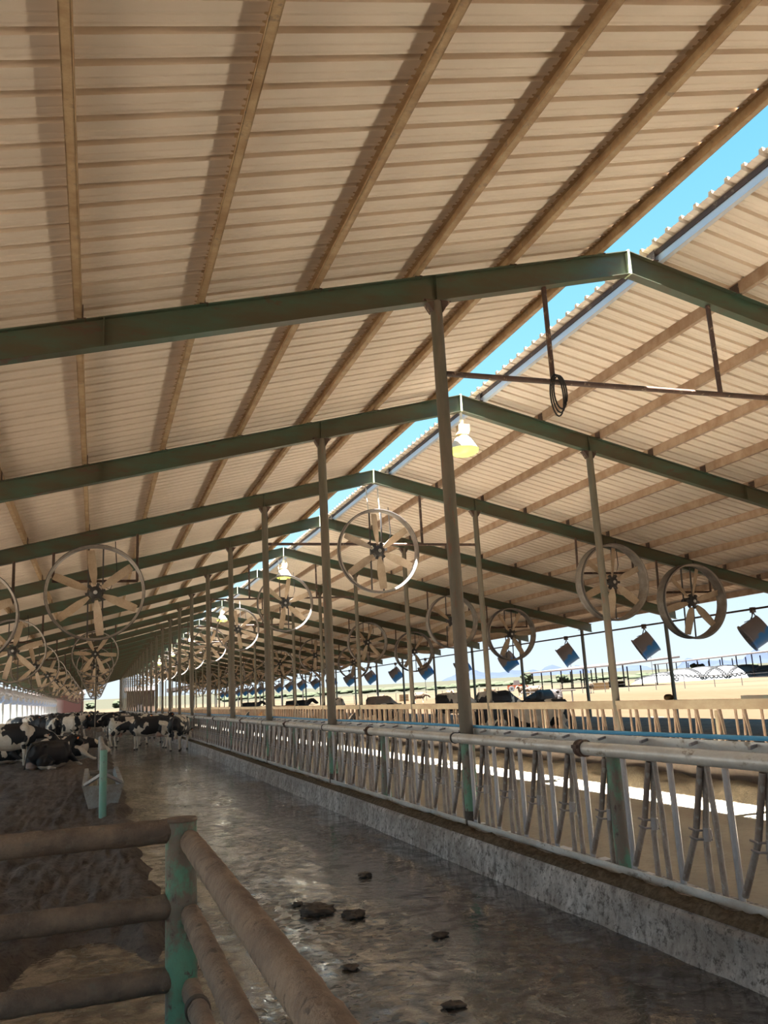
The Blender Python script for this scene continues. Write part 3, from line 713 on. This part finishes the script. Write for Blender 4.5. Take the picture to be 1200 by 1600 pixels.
# ---- cows
def cow_mesh(pose):
    lie=pose.startswith('lie'); dz=-.55 if lie else 0.
    m=MB()
    tr=[(-.90,1.20,.07,.09),(-.86,1.19,.17,.20),(-.76,1.15,.25,.28),(-.60,1.10,.285,.345),(-.40,1.05,.285,.375),(-.15,.99,.32,.42),(.10,.98,.335,.435),(.35,1.0,.315,.42),(.55,1.02,.265,.41),(.72,1.04,.215,.36),(.84,1.05,.15,.25),(.90,1.05,.07,.12)]
    m.tube([(x,0,z+dz) for x,z,a,b in tr],[t[2] for t in tr],20,r2=[t[3] for t in tr])
    # hooks, pins, shoulder blades and the spine line
    for s in (-1,1):
        m.sphere((-.50,s*.21,1.33+dz),.09,(1.3,.8,.8)); m.sphere((-.82,s*.12,1.27+dz),.07)
        m.sphere((.52,s*.17,1.12+dz),.2,(.8,.55,1.3))
        if not lie: m.sphere((-.62,s*.19,.98+dz),.23,(1,.6,1.25))
        else: m.sphere((-.50,s*.22,.82+dz),.25,(1.2,.7,1.))
    m.tube([(-.88,0,1.38+dz),(-.4,0,1.405+dz),(.1,0,1.385+dz),(.5,0,1.41+dz),(.75,0,1.33+dz)],[.05,.06,.06,.06,.05],8)
    nk={'stand':[(.55,0,1.12),(.82,0,1.24),(1.05,0,1.38),(1.20,0,1.46)],
        'low':[(.55,0,1.10),(.85,0,1.10),(1.12,0,1.05),(1.30,0,1.02)],
        'eat':[(.55,0,1.08),(.85,0,1.02),(1.12,0,.90),(1.28,0,.80)],
        'turn':[(.55,0,1.12),(.82,.07,1.27),(1.0,.20,1.40),(1.06,.32,1.47)],
        'lie':[(.55,0,1.14),(.80,0,1.28),(.98,0,1.42),(1.10,0,1.50)],
        'lie_low':[(.55,0,1.12),(.84,.05,1.16),(1.06,.12,1.12),(1.20,.18,1.06)]}[pose]
    hd={'stand':((1.20,0,1.46),(1.66,0,1.14)),'low':((1.28,0,1.04),(1.70,0,.68)),'eat':((1.27,0,.82),(1.55,0,.35)),
        'turn':((1.05,.30,1.47),(1.08,.80,1.17)),'lie':((1.10,0,1.50),(1.58,0,1.24)),'lie_low':((1.20,.18,1.06),(1.60,.42,.80))}[pose]
    nk=[Vector(p)+Vector((0,0,dz)) for p in nk]; h0,h1=[Vector(p)+Vector((0,0,dz)) for p in hd]
    m.tube(nk,[.20,.145,.115,.10],14,r2=[.31,.215,.165,.13])
    m.tube([nk[0]+Vector((.1,0,-.2)),nk[1]+Vector((.02,0,-.17)),nk[2]+Vector((0,0,-.13))],[.09,.05,.03],8)
    ax=(h1-h0).normalized(); sd=ax.cross(Vector((0,0,1))).normalized(); up=sd.cross(ax).normalized(); L=(h1-h0).length
    hp=[h0-ax*.05+up*.02,h0+ax*.06,h0+ax*.2*L/.56,h0+ax*.34*L/.56,h0+ax*.47*L/.56,h0+ax*.55*L/.56]
    m.tube(hp,[.085,.115,.11,.085,.085,.065],14,r2=[.09,.13,.125,.10,.085,.06])
    m.tube([h0+ax*.12-up*.10,h0+ax*.3-up*.12,h0+ax*.46-up*.08],[.06,.05,.05],8)
    for s in (-1,1):
        b=h0+ax*.02+sd*(s*.09)+up*.03; m.tube([b,b+sd*(s*.10)-up*.01-ax*.02,b+sd*(s*.18)-up*.05],[.035,.06,.02],8,r2=[.028,.024,.016],up=tuple(up))
    hoof=[]
    if not lie:
        for s in (-1,1):
            o=.05*s
            f=[(.60,s*.17,1.0),(.52+o,s*.185,.78),(.56+o,s*.17,.60),(.575+o,s*.165,.46),(.565+o,s*.165,.36),(.56+o,s*.165,.20),(.565+o,s*.165,.12),(.59+o,s*.165,.055),(.605+o,s*.165,.0)]
            m.tube(f,[.12,.095,.07,.058,.044,.036,.045,.05,.058],10,up=(1,0,0))
            q=-.06*s
            b=[(-.62,s*.19,1.05),(-.50+q*.3,s*.20,.80),(-.60+q*.7,s*.19,.64),(-.74+q,s*.18,.52),(-.745+q,s*.175,.42),(-.71+q,s*.17,.24),(-.695+q,s*.17,.13),(-.665+q,s*.17,.055),(-.65+q,s*.17,.0)]
            m.tube(b,[.20,.15,.095,.062,.05,.04,.047,.05,.06],10,up=(1,0,0),r2=[.2,.15,.09,.05,.045,.04,.047,.05,.055])
        m.sphere((-.42,0,.66),.20,(1.15,.85,.8),14,10); m.sphere((-.62,0,.66),.15,(.8,.95,1.0),12,8)
        for x in (-.55,-.34):
            for s in (-1,1): m.tube([(x,s*.07,.56),(x,s*.08,.45)],[.028,.022],8)
    else:
        f=[(.62,.20,.42),(.80,.24,.26),(.92,.25,.12),(.72,.27,.07),(.50,.27,.05)]; m.tube(f,[.12,.09,.065,.045,.05],10)
        f=[(.62,-.20,.42),(.78,-.25,.28),(.98,-.26,.14),(1.12,-.25,.06),(1.22,-.25,.05)]; m.tube(f,[.12,.09,.06,.05,.05],10)
        f=[(-.48,.24,.34),(-.22,.36,.22),(-.18,.42,.12),(-.42,.46,.08),(-.30,.47,.05)]; m.tube(f,[.22,.15,.09,.055,.05],10)
        f=[(-.55,-.22,.30),(-.35,-.38,.18),(-.52,-.42,.09),(-.25,-.44,.05)]; m.tube(f,[.22,.14,.08,.05],10)
        m.sphere((-.62,.20,.17),.17,(1,1,.8),12,8)
    me=m.mesh('cow_rough',M['cow']); o=bpy.data.objects.new('cow_rough',me); C.objects.link(o)
    r=o.modifiers.new('r','REMESH'); r.mode='VOXEL'; r.voxel_size=.021; r.adaptivity=0
    s=o.modifiers.new('s','SMOOTH'); s.factor=.5; s.iterations=5
    dg=bpy.context.evaluated_depsgraph_get(); n=bpy.data.meshes.new_from_object(o.evaluated_get(dg)); n.name='cow_'+pose
    bpy.data.objects.remove(o)
    n.materials.clear(); n.materials.append(M['cow'])
    n.polygons.foreach_set('use_smooth',[True]*len(n.polygons))
    at=n.attributes.new('zone','FLOAT_COLOR','POINT')
    cols=[]
    sm=lambda a,b,x:(lambda t:t*t*(3-2*t))(max(0,min(1,(x-a)/(b-a))))
    for v in n.vertices:
        c=v.co; w=0.;p=0.;hf=0.
        rel=c-h0; al=rel.dot(ax); la=abs(rel.dot(sd)); uu=rel.dot(up)
        head=al>-.1 and la<.2 and abs(uu)<.2
        if not lie:
            w=1-sm(.50,.62,c.z+.05*N(c.x*4,c.y*4,1)); 
            if not head and abs(c.y)<.2 and c.z<.68 and -.3<c.x<.6: w=max(w,.8)
            p=(1-sm(.19,.23,(Vector((c.x*1.,c.y,c.z))-Vector((-.47,0,.62))).length))*.9 if c.z<.78 else 0
            if c.z<.06: hf=1.
        else:
            w=1-sm(.06,.20,c.z)
            p=(1-sm(.17,.21,(c-Vector((-.62,.20,.17))).length))*.7
        if head:
            w=.55*(1-sm(.03,.07,la+.02*N(c.x*6,c.y*6,5))) if uu>.02 else w*.2
            if al>L*.86: p=max(p,.75)
        cols+= [w,p,hf,1.]
    at.data.foreach_set('color',cols)
    n['h0']=list(h0); n['ax']=list(ax); n['sd']=list(sd); n['up']=list(up)
    return n
COWM={}
def tail_mesh(lie):
    t=MB(); z=-.55 if lie else 0
    if lie: t.tube([(-.86,0,1.36+z),(-.97,.03,1.15+z),(-.98,.1,.80+z),(-.85,.25,.60+z)],[.035,.028,.022,.03],8)
    else: t.tube([(-.86,0,1.37),(-.95,0,1.25),(-.975,.01,.95),(-.97,.02,.68),(-.965,.02,.58),(-.96,.03,.42)],[.035,.032,.024,.022,.042,.012],8)
    return t.mesh('tail',M['cow'])
TL={False:tail_mesh(False),True:tail_mesh(True)}
for tme in TL.values():
    tme.attributes.new('zone','FLOAT_COLOR','POINT')
BLK=(.013,.012,.014)
def cow(x,y,z,deg,pose,thr,lab,col=BLK,group='dairy cows in the left pen and alley',cat='cow',sc=1.,detail=True):
    if pose not in COWM: COWM[pose]=cow_mesh(pose)
    me=COWM[pose]; o=link('cow',me); o.location=(x,y,z); o.rotation_euler=(0,0,math.radians(deg)); thr+=.02; o.scale=(sc,)*3; o.color=(*col,thr)
    tag(o,lab,cat,group)
    if detail:
        t=link('tail',TL[pose.startswith('lie')],o); t.color=(*col,thr)
        h0,ax,sd,up=[Vector(me[k]) for k in ('h0','ax','sd','up')]
        key=pose+'_eye'
        if key not in COWM:
            a=MB(); COWM[key]=[]
            for s in (-1,1):
                e=MB(); e.sphere(h0+ax*.17+sd*(s*.105)+up*.045,.022,(1,1,1),8,6); COWM[key].append(e.mesh('eye',M['eye']))
            b=h0+sd*.20+ax*.0-up*.02; a.bar(b,b-up*.07,.055,.012,tuple(ax)); COWM[pose+'_tag']=a.mesh('ear_tag',M['tagmat'])
        [link('eye',q,o) for q in COWM[key]]; link('ear_tag',COWM[pose+'_tag'],o)['label']='orange ear tag'
    return o
def B(x,y): return bedz(x,y)-.015
near=[(-2.75,31.2,8,'low',.50,'black and white cow standing with lowered head, nearest in the left pen'),
 (-3.4,33.2,5,'lie_low',.53,'black and white cow lying behind the nearest standing cow'),
 (-1.35,29.9,52,'lie',.64,'black cow lying with its rump to the camera, nearest to the trough'),
 (-1.1,33.0,-8,'lie_low',.47,'white-shouldered cow lying just behind the black lying cow'),
 (-1.55,51.5,-28,'turn',.43,'mostly white cow standing and facing the camera beside the thin pole'),
 (-2.0,46.5,100,'stand',.52,'black and white cow seen from the rear left of the cow facing the camera'),
 (-3.3,41.0,15,'lie',.70,'dark cow lying behind the nearest standing cow'),
 (-6.2,52.0,10,'low',.75,'black cow standing side on at the misty left eave'),
 (-7.0,43.0,20,'lie',.55,'cow lying in the mist at the left edge of the pen'),
 (-4.6,58.0,-50,'stand',.44,'pale cow walking towards the camera beside the black cow at the misty eave'),
 (-3.9,60.0,80,'stand',.56,'black and white cow behind the pale walking cow'),
 (-2.6,56.0,170,'low',.62,'black cow side on behind the white cow facing the camera'),
 (.05,60.5,-10,'stand',.62,'black cow side on behind the thin pole, next to the far trough')]
for x,y,d,ps,thr,lab in near: cow(x,y,B(x,y),d,ps,thr,lab)
rr=random.Random(3)
lst=[]
for i in range(22):
    y=66+i*3.6; x=rr.uniform(-6.6,.2); lst.append((x,y))
for i,(x,y) in enumerate(lst):
    cow(x,y,B(x,y),rr.choice([0,20,160,-30,190,90,60]),rr.choice(['stand','low','stand','turn']),rr.uniform(.44,.68),'distant cow in the left pen herd, %s beyond the thin pole'%ORD[i],detail=y<75)
al=[(3.45,37.8,68,'eat',.50,'black and white cow seen from behind at the near headlocks, rear udder showing'),
 (2.35,40.6,176,'low',.52,'big black cow with white belly standing side on in the wet alley'),
 (1.55,44.6,12,'turn',.47,'black and white cow turning its head back, leftmost in the wet alley'),
 (2.9,46.5,40,'stand',.56,'black cow partly hidden behind the big side-on cow in the alley'),
 (1.75,51.5,170,'stand',.62,'dark cow standing in the alley behind the cow turning its head'),
 (3.0,53.5,60,'eat',.53,'black and white cow at the near headlocks beyond the half-hidden black cow')]
for x,y,d,ps,thr,lab in al: cow(x,y,-.01,d,ps,thr,lab)
for i in range(14):
    y=58+i*4.2; x=rr.uniform(2.5,3.1) if i%3 else rr.uniform(1.1,2.0)
    cow(x,y,-.01,rr.uniform(50,95) if i%3 else rr.choice([10,170]),'eat' if i%3 else 'stand',rr.uniform(.48,.68),'dark cow far down the wet alley, %s of the distant row'%ORD[i],detail=y<75)
gR='dairy cows in the right pen'
rp=[(11.75,35.0,182,'low',.50,'black and white cow poking its head through the far headlocks',BLK),
 (11.7,61.,180,'low',.53,'black and white cow with its head through the far headlocks by the fifth post',BLK),
 (11.7,56.,180,'low',.80,'tan cow with its head through the far headlocks',(.42,.22,.09)),
 (12.4,25.6,200,'eat',.60,'dark cow feeding low behind the far headlocks beside the nearest full roof post',BLK),
 (12.5,22.7,170,'eat',.50,'black and white cow feeding low behind the far headlocks, right of the nearest roof post',BLK),
 (14.75,34.2,12,'eat',.56,'black and white cow standing behind the far fence, left of the nearest roof post',BLK),
 (15.7,32.0,8,'eat',.52,'white-patched black cow standing behind the far fence, right of the nearest roof post',BLK),
 (22.4,39.6,188,'low',.99,'dark brown cow standing alone under the right eave',(.012,.007,.005)),
 (14.8,44.5,20,'eat',.95,'greyish tan cow standing head down behind the far fence',(.22,.16,.12)),
 (14.6,53.,100,'eat',.47,'black and white cow standing beyond the third roof post',BLK),
 (16.0,50.,10,'lie',.60,'black cow lying behind the far fence beyond the third roof post',BLK),
 (15.,57.,190,'lie',.9,'tan cow lying behind the far fence by the fourth roof post',(.26,.17,.11)),
 (14.6,64.,0,'stand',.62,'black cow standing side on behind the far fence by the fourth roof post',BLK),
 (15.,76.,170,'lie',.55,'black and white cow lying far along the far fence',BLK),
 (14.5,84.,10,'stand',.66,'black cow standing far along the far fence',BLK)]
for x,y,d,ps,thr,lab,c in rp: cow(x,y,rpen(x,y)-.01,d,ps,thr,lab,c,gR,detail=y<60)
for i,(x,y) in enumerate([(52,95),(49,101),(46,108),(55,104),(43,112),(62,98),(40,120),(50,118)]):
    cow(x,y,landz(x,y),rr.uniform(0,360),rr.choice(['stand','low']),.95,'small tan cow out on the sunny field, %s from the right'%ORD[i],(.05,.03,.015),'tan cows out in the sunny field',detail=False)
# ---- the world outside
def polar(deg,d): a=math.radians(deg); x,y=d*math.sin(a),d*math.cos(a); return x,y,landz(x,y)
def shed(b0,d0,b1,d1,z,n,lab):
    a=Vector(polar(b0,d0)); b=Vector(polar(b1,d1)); a.z=min(a.z,b.z); dirn=Vector((b.x-a.x,b.y-a.y,0)); L=dirn.length; dirn.normalize(); nn=Vector((-dirn.y,dirn.x,0))
    t=empty('shade_shed',(a.x,a.y,a.z),math.atan2(dirn.y,dirn.x)); tag(t,lab,'shed')
    m=MB(); m.prism([(-6.5,z),(6.5,z+.9),(6.5,z+1.25),(-6.5,z+.3)],0,-1,L+1); m.obj('shed_roof',M['shed'],t)
    for i in range(n):
        for s in (-5,5):
            p=MB(); p.tube([(L*i/(n-1),s,-.5),(L*i/(n-1),s,z+.1)],.16,6); p.obj('post',M['shedpost'],t)
shed(29.9,215,36.,170,4.0,9,'open-sided shade shed left of the white silage mound')
shed(37.6,300,44.5,215,5.4,10,'long open-sided shade shed behind the white silage mound')
# silage pile under white plastic with tire lines
cx,cy,cz=polar(40.2,235); t=empty('silage_mound',(cx,cy,cz),math.radians(-40)); tag(t,'low mound under white plastic striped with lines of black tires','silage mound')
def mz(u,v):
    e=max(0,1-abs(u/21)**2.2)*max(0,1-abs(v/11)**2.4); return 3.3*e**.62-.12
g=grid([-21+1.*i for i in range(43)],[-11+1.*i for i in range(23)],mz); g.obj('plastic_cover',M['plastic'],t,sharp=180)
for q in (-15,-9,-3.5,2,7.5,13):
    m=MB()
    for i in range(30):
        v=-10.5+i*.7; u=q+v*.55*(1 if q>0 else -1)*.9
        if abs(u)>20: continue
        m.lathe([(.28,-.1),(.55,-.1),(.55,.14),(.28,.14)],8,(u,v,mz(u,v)+.12),2,closed=True)
    m.obj('tire_line',M['tire'],t)['label']='line of black tires'
m=MB()
for i in range(60):
    a=PI+PI*i/59*1.0; u=20.3*math.cos(a); v=10.4*math.sin(a); m.lathe([(.28,-.1),(.55,-.1),(.55,.14),(.28,.14)],8,(u,v,mz(u,v)+.15),2,closed=True)
m.obj('tire_line',M['tire'],t)
# hay bales
for i,(b,d,w,lab) in enumerate([(33.0,150,2.6,'rectangular straw bale on the field right of the second eave post'),(28.6,140,2.4,'straw bale on the field just left of the brown cow'),(20.0,150,1.6,'small square straw bale between two far roof posts'),(34.0,195,3.6,'dark straw stack under the left shade shed'),(25.7,190,2.2,'straw bale on the field beyond the black and white standing cows')]):
    x,y,z=polar(b,d); m=MB(); m.box((-w/2,-.6,-.1),(w/2,.6,1.15)); 
    for s in (-.5,0,.5): m.box((s*w*.6-.02,-.615,-.1),(s*w*.6+.02,.615,1.165))
    o=m.obj('straw_bale',M['bale']); o.location=(x,y,z); o.rotation_euler=(0,0,math.radians(-b)); tag(o,lab,'bale','straw bales on the field')
# wire fence
t=empty('wire_fence',(0,0,0)); tag(t,'wire fence of thin posts crossing the field behind the right pen','fence')
P=[(40,150),(52,125),(60,108),(66.5,96),(72,86),(76.5,77),(80,69)]
pts=[]
for (x0,y0),(x1,y1) in zip(P,P[1:]):
    n=max(1,int(math.hypot(x1-x0,y1-y0)/3.2))
    for i in range(n): f=i/n; pts.append((x0+(x1-x0)*f,y0+(y1-y0)*f))
for x,y in pts:
    m=MB(); m.tube([(x,y,landz(x,y)-.2),(x,y,landz(x,y)+1.45)],.045,6); m.obj('fence_post',M['shedpost'],t)
m=MB()
for h in (.5,.95,1.35): m.tube([(x,y,landz(x,y)+h) for x,y in pts],.012,4)
m.obj('wires',M['shedpost'],t)
t=empty('water_stand',polar(29.6,62)); tag(t,'low pipe frame standing in the dirt beside the brown cow','pipe frame')
m=MB(); m.tube([(-2.2,0,1.15),(2.2,0,1.15)],.05,6); m.obj('crossbar',M['shedpost'],t)
for x in (-1.8,1.9):
    m=MB(); m.tube([(x,0,-.2),(x,0,1.15)],.05,6); m.obj('leg',M['shedpost'],t)
# trees, shrubs, hedge line
def blob(seed,r,h):
    m=MB(); q=random.Random(seed)
    for i in range(14):
        a=q.uniform(0,6.3); rr_=q.uniform(0,r*.7); z=q.uniform(.3,.95)*h; s=q.uniform(.28,.5)*r
        b=MB(); b.sphere((rr_*math.cos(a),rr_*math.sin(a),z),s,(1,1,.8),10,7)
        b.v=[tuple(Vector(v)+Vector((N(v[0]*2+seed,v[1]*2,v[2]*2),N(v[0]*2,v[1]*2+9,v[2]*2),N(v[0]*2,v[1]*2,v[2]*2+5)))*(.3*s)) for v in b.v]; m.merge(b)
    return m
tl=[(39.0,280,4.,7.5,'rounded green tree left of the pair behind the silage mound'),(40.0,290,3.,5.5,'green tree right of the rounded tree behind the silage mound'),(42.3,330,3.,7,'tall thin-crowned tree behind the shade shed posts'),(37.8,285,2.5,5,'low green shrub at the left end of the long shade shed'),(28.2,330,5.,9,'grey-green tree by the orange machine'),(43.6,320,5,6,'dusty shrub at the right edge behind the long shed'),(30.6,420,6,6,'dark shrub left of the left shade shed'),(1.4,420,6,5,'low tree line clump seen through the far barn end'),(-.3,440,5,4.5,'second tree clump through the far barn end, left of the first')]
for i,(b,d,r,h,lab) in enumerate(tl):
    x,y,z=polar(b,d); t=empty('field_tree',(x,y,z)); tag(t,lab,'tree','trees beyond the field')
    blob(i,r*.55,h*.6).obj('crown',M['tree'],t,sharp=180); m=MB(); m.tube([(0,0,-.3),(0,0,h*.42)],[.25,.12],7); m.obj('trunk',M['trunk'],t)
m=MB(); q=random.Random(5)
for i in range(170):
    b=8+i*.2; x,y,z=polar(b,q.uniform(430,520)); m.sphere((x,y,z+q.uniform(.2,1.6)),q.uniform(.8,2.4),(1.8,1.8,.6),7,5)
o=m.obj('distant_scrub',M['tree'],sharp=180); tag(o,'band of dusty green scrub along the far edge of the field','scrub',kind='stuff')
for i,(b,d,h) in enumerate([(18.2,380,13),(21.5,400,14),(24.2,360,15),(31.2,420,14),(36.3,420,17),(15.4,430,13)]):
    x,y,z=polar(b,d); t=empty('utility_pole',(x,y,z),math.radians(-b)); tag(t,'thin utility pole on the skyline, %s from the left'%ORD[[1,2,3,4,5,0][i]],'pole','utility poles on the skyline')
    m=MB(); m.tube([(0,0,-.5),(0,0,h)],[.16,.11],7); m.obj('pole',M['shedpost'],t)
    m=MB(); m.bar((-1.1,0,h-1.),(1.1,0,h-1.),.12,.14); m.obj('crossarm',M['shedpost'],t)
# orange machine
x,y,z=polar(27.6,215); t=empty('orange_loader',(x,y,z),math.radians(-20)); tag(t,'small orange farm machine parked far across the field','machine')
m=MB(); m.box((-2.4,-.9,.6),(1.2,.9,1.5)); m.prism([(1.2,.7),(2.6,.7),(2.6,1.2),(1.2,1.5)],1,-.7,.7); m.obj('body',M['orange'],t)
m=MB(); m.prism([(-.9,1.5),(.7,1.5),(.4,2.6),(-.8,2.6)],1,-.75,.75); m.obj('cab',M['shed'],t)
for xx in (-1.6,1.6):
    for s in (-1,1):
        m=MB(); m.lathe([(.2,-.2),(.65,-.2),(.7,-.1),(.7,.1),(.65,.2),(.2,.2)],14,(xx,s*1.0,.6),1,closed=True); m.obj('wheel',M['tire'],t)
# buildings beyond the far end
def hut(b,d,w,dp,h,mat,lab,rise=.8):
    x,y,z=polar(b,d); t=empty('far_building',(x,y,z),math.radians(-b)); tag(t,lab,'building')
    m=MB(); m.box((-w/2,-dp/2,-.3),(w/2,dp/2,h)); m.obj('walls',mat,t)
    m=MB(); m.prism([(-dp/2-.4,h),(0,h+rise),(dp/2+.4,h),(dp/2+.4,h+.15),(0,h+rise+.15),(-dp/2-.4,h+.15)],0,-w/2-.4,w/2+.4); m.obj('roof',M['shed'],t)
    m=MB(); m.box((-w*.15,-dp/2-.05,0),(w*.05,-dp/2+.02,min(2.2,h*.8))); m.obj('doorway',M['shed'],t)
hut(-2.4,190,11,8,4.6,M['redwall'],'pale red building in the haze beyond the left pen')
hut(2.75,182,5.5,6,4.6,M['brownwall'],'brown block building seen between posts at the far barn end')
x,y,z=polar(8.5,190); t=empty('far_barn',(x-14,y-4,z),math.radians(-8)); tag(t,'neighbouring long barn with dark sloping roof beyond the far end','barn')
m=MB(); m.prism([(0,4.2),(30,7.6),(30,8.4),(0,4.9)],1,0,14); m.obj('roof',M['shed'],t)
for i in range(7):
    m=MB(); m.tube([(1+i*4.6,.5,-.5),(1+i*4.6,.5,4.3+i*.52)],.15,6); m.obj('post',M['shedpost'],t)
# mountains
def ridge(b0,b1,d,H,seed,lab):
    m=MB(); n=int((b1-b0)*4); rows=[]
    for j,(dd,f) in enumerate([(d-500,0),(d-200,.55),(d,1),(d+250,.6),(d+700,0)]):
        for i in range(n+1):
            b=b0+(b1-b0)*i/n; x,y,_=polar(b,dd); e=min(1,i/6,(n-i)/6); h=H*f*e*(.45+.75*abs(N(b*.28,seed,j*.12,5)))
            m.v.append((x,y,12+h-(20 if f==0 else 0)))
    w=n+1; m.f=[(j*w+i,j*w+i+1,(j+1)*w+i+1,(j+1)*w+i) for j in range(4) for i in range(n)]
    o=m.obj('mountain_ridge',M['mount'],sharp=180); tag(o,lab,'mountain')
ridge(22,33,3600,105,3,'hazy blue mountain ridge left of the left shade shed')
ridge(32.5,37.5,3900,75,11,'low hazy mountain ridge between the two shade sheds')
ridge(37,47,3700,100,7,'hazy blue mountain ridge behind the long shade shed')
# cooling mist under the left eave
mm=NT('cooling_mist'); pv=mm.n('ShaderNodeVolumePrincipled'); pv.inputs['Density'].default_value=.022; pv.inputs['Color'].default_value=(.95,.96,1,1); pv.inputs['Anisotropy'].default_value=.3
mm.l(pv.outputs[0],mm.out.inputs['Volume'])
m=MB(); m.box((-7.4,34,.5),(-4.4,135,3.4)); o=m.obj('cooling_mist',mm.m); tag(o,'white cooling mist drifting along the left eave','mist',kind='stuff')

# ---- light and camera
w=bpy.data.worlds.new('sky'); bpy.context.scene.world=w; w.use_nodes=True; nt=w.node_tree; nt.nodes.clear()
tc=nt.nodes.new('ShaderNodeTexCoord'); sp=nt.nodes.new('ShaderNodeSeparateXYZ'); nt.links.new(tc.outputs['Generated'],sp.inputs[0])
rp=nt.nodes.new('ShaderNodeValToRGB'); nt.links.new(sp.outputs[2],rp.inputs[0]); e=rp.color_ramp.elements
stops=[(0.,(.205,.232,.25)),(.06,(.185,.225,.25)),(.18,(.13,.22,.27)),(.34,(.09,.205,.28)),(.6,(.05,.16,.25)),(1.,(.035,.12,.22))]
while len(e)<len(stops): e.new(.5)
for i,(p,c) in enumerate(stops): e[i].position=p; e[i].color=(*c,1)
bg=nt.nodes.new('ShaderNodeBackground'); nt.links.new(rp.outputs[0],bg.inputs[0]); bg.inputs[1].default_value=1.0
wo=nt.nodes.new('ShaderNodeOutputWorld'); nt.links.new(bg.outputs[0],wo.inputs[0])
sd=bpy.data.lights.new('sun','SUN'); sd.energy=26.0; sd.angle=.0093; sd.color=(1,.97,.92)
so=bpy.data.objects.new('sun',sd); C.objects.link(so); so.location=(-20,-20,60)
so.rotation_euler=Vector((.235,.12,-1)).to_track_quat('-Z','Y').to_euler()
cd=bpy.data.cameras.new('camera'); co=bpy.data.objects.new('camera',cd); C.objects.link(co)
cd.sensor_fit='VERTICAL'; cd.sensor_height=32; cd.sensor_width=24; cd.lens=1300.93/1600*32; cd.clip_start=.05; cd.clip_end=20000
R=Vector((0.9460065,-0.3197316,-0.0533238)); U=Vector((-0.0187909,-0.2183211,0.9756961)); F=Vector((0.3236026,0.9220128,0.2125413))
mw=Matrix.Identity(4)
for i in range(3): mw[i][0]=R[i]; mw[i][1]=U[i]; mw[i][2]=-F[i]
mw.translation=Vector((0,0,1.888)); co.matrix_world=mw
sc=bpy.context.scene; sc.camera=co
sc.view_settings.view_transform='Standard'; sc.view_settings.look='None'; sc.view_settings.gamma=1; sc.view_settings.use_curve_mapping=False
sc.view_settings.exposure=2.14
sc.cycles.use_adaptive_sampling=True; sc.cycles.adaptive_threshold=.02; sc.cycles.max_bounces=9; sc.cycles.diffuse_bounces=5; sc.cycles.glossy_bounces=4; sc.cycles.transmission_bounces=4; sc.cycles.volume_bounces=1
sc.cycles.use_denoising=True; sc.cycles.caustics_reflective=False; sc.cycles.caustics_refractive=False
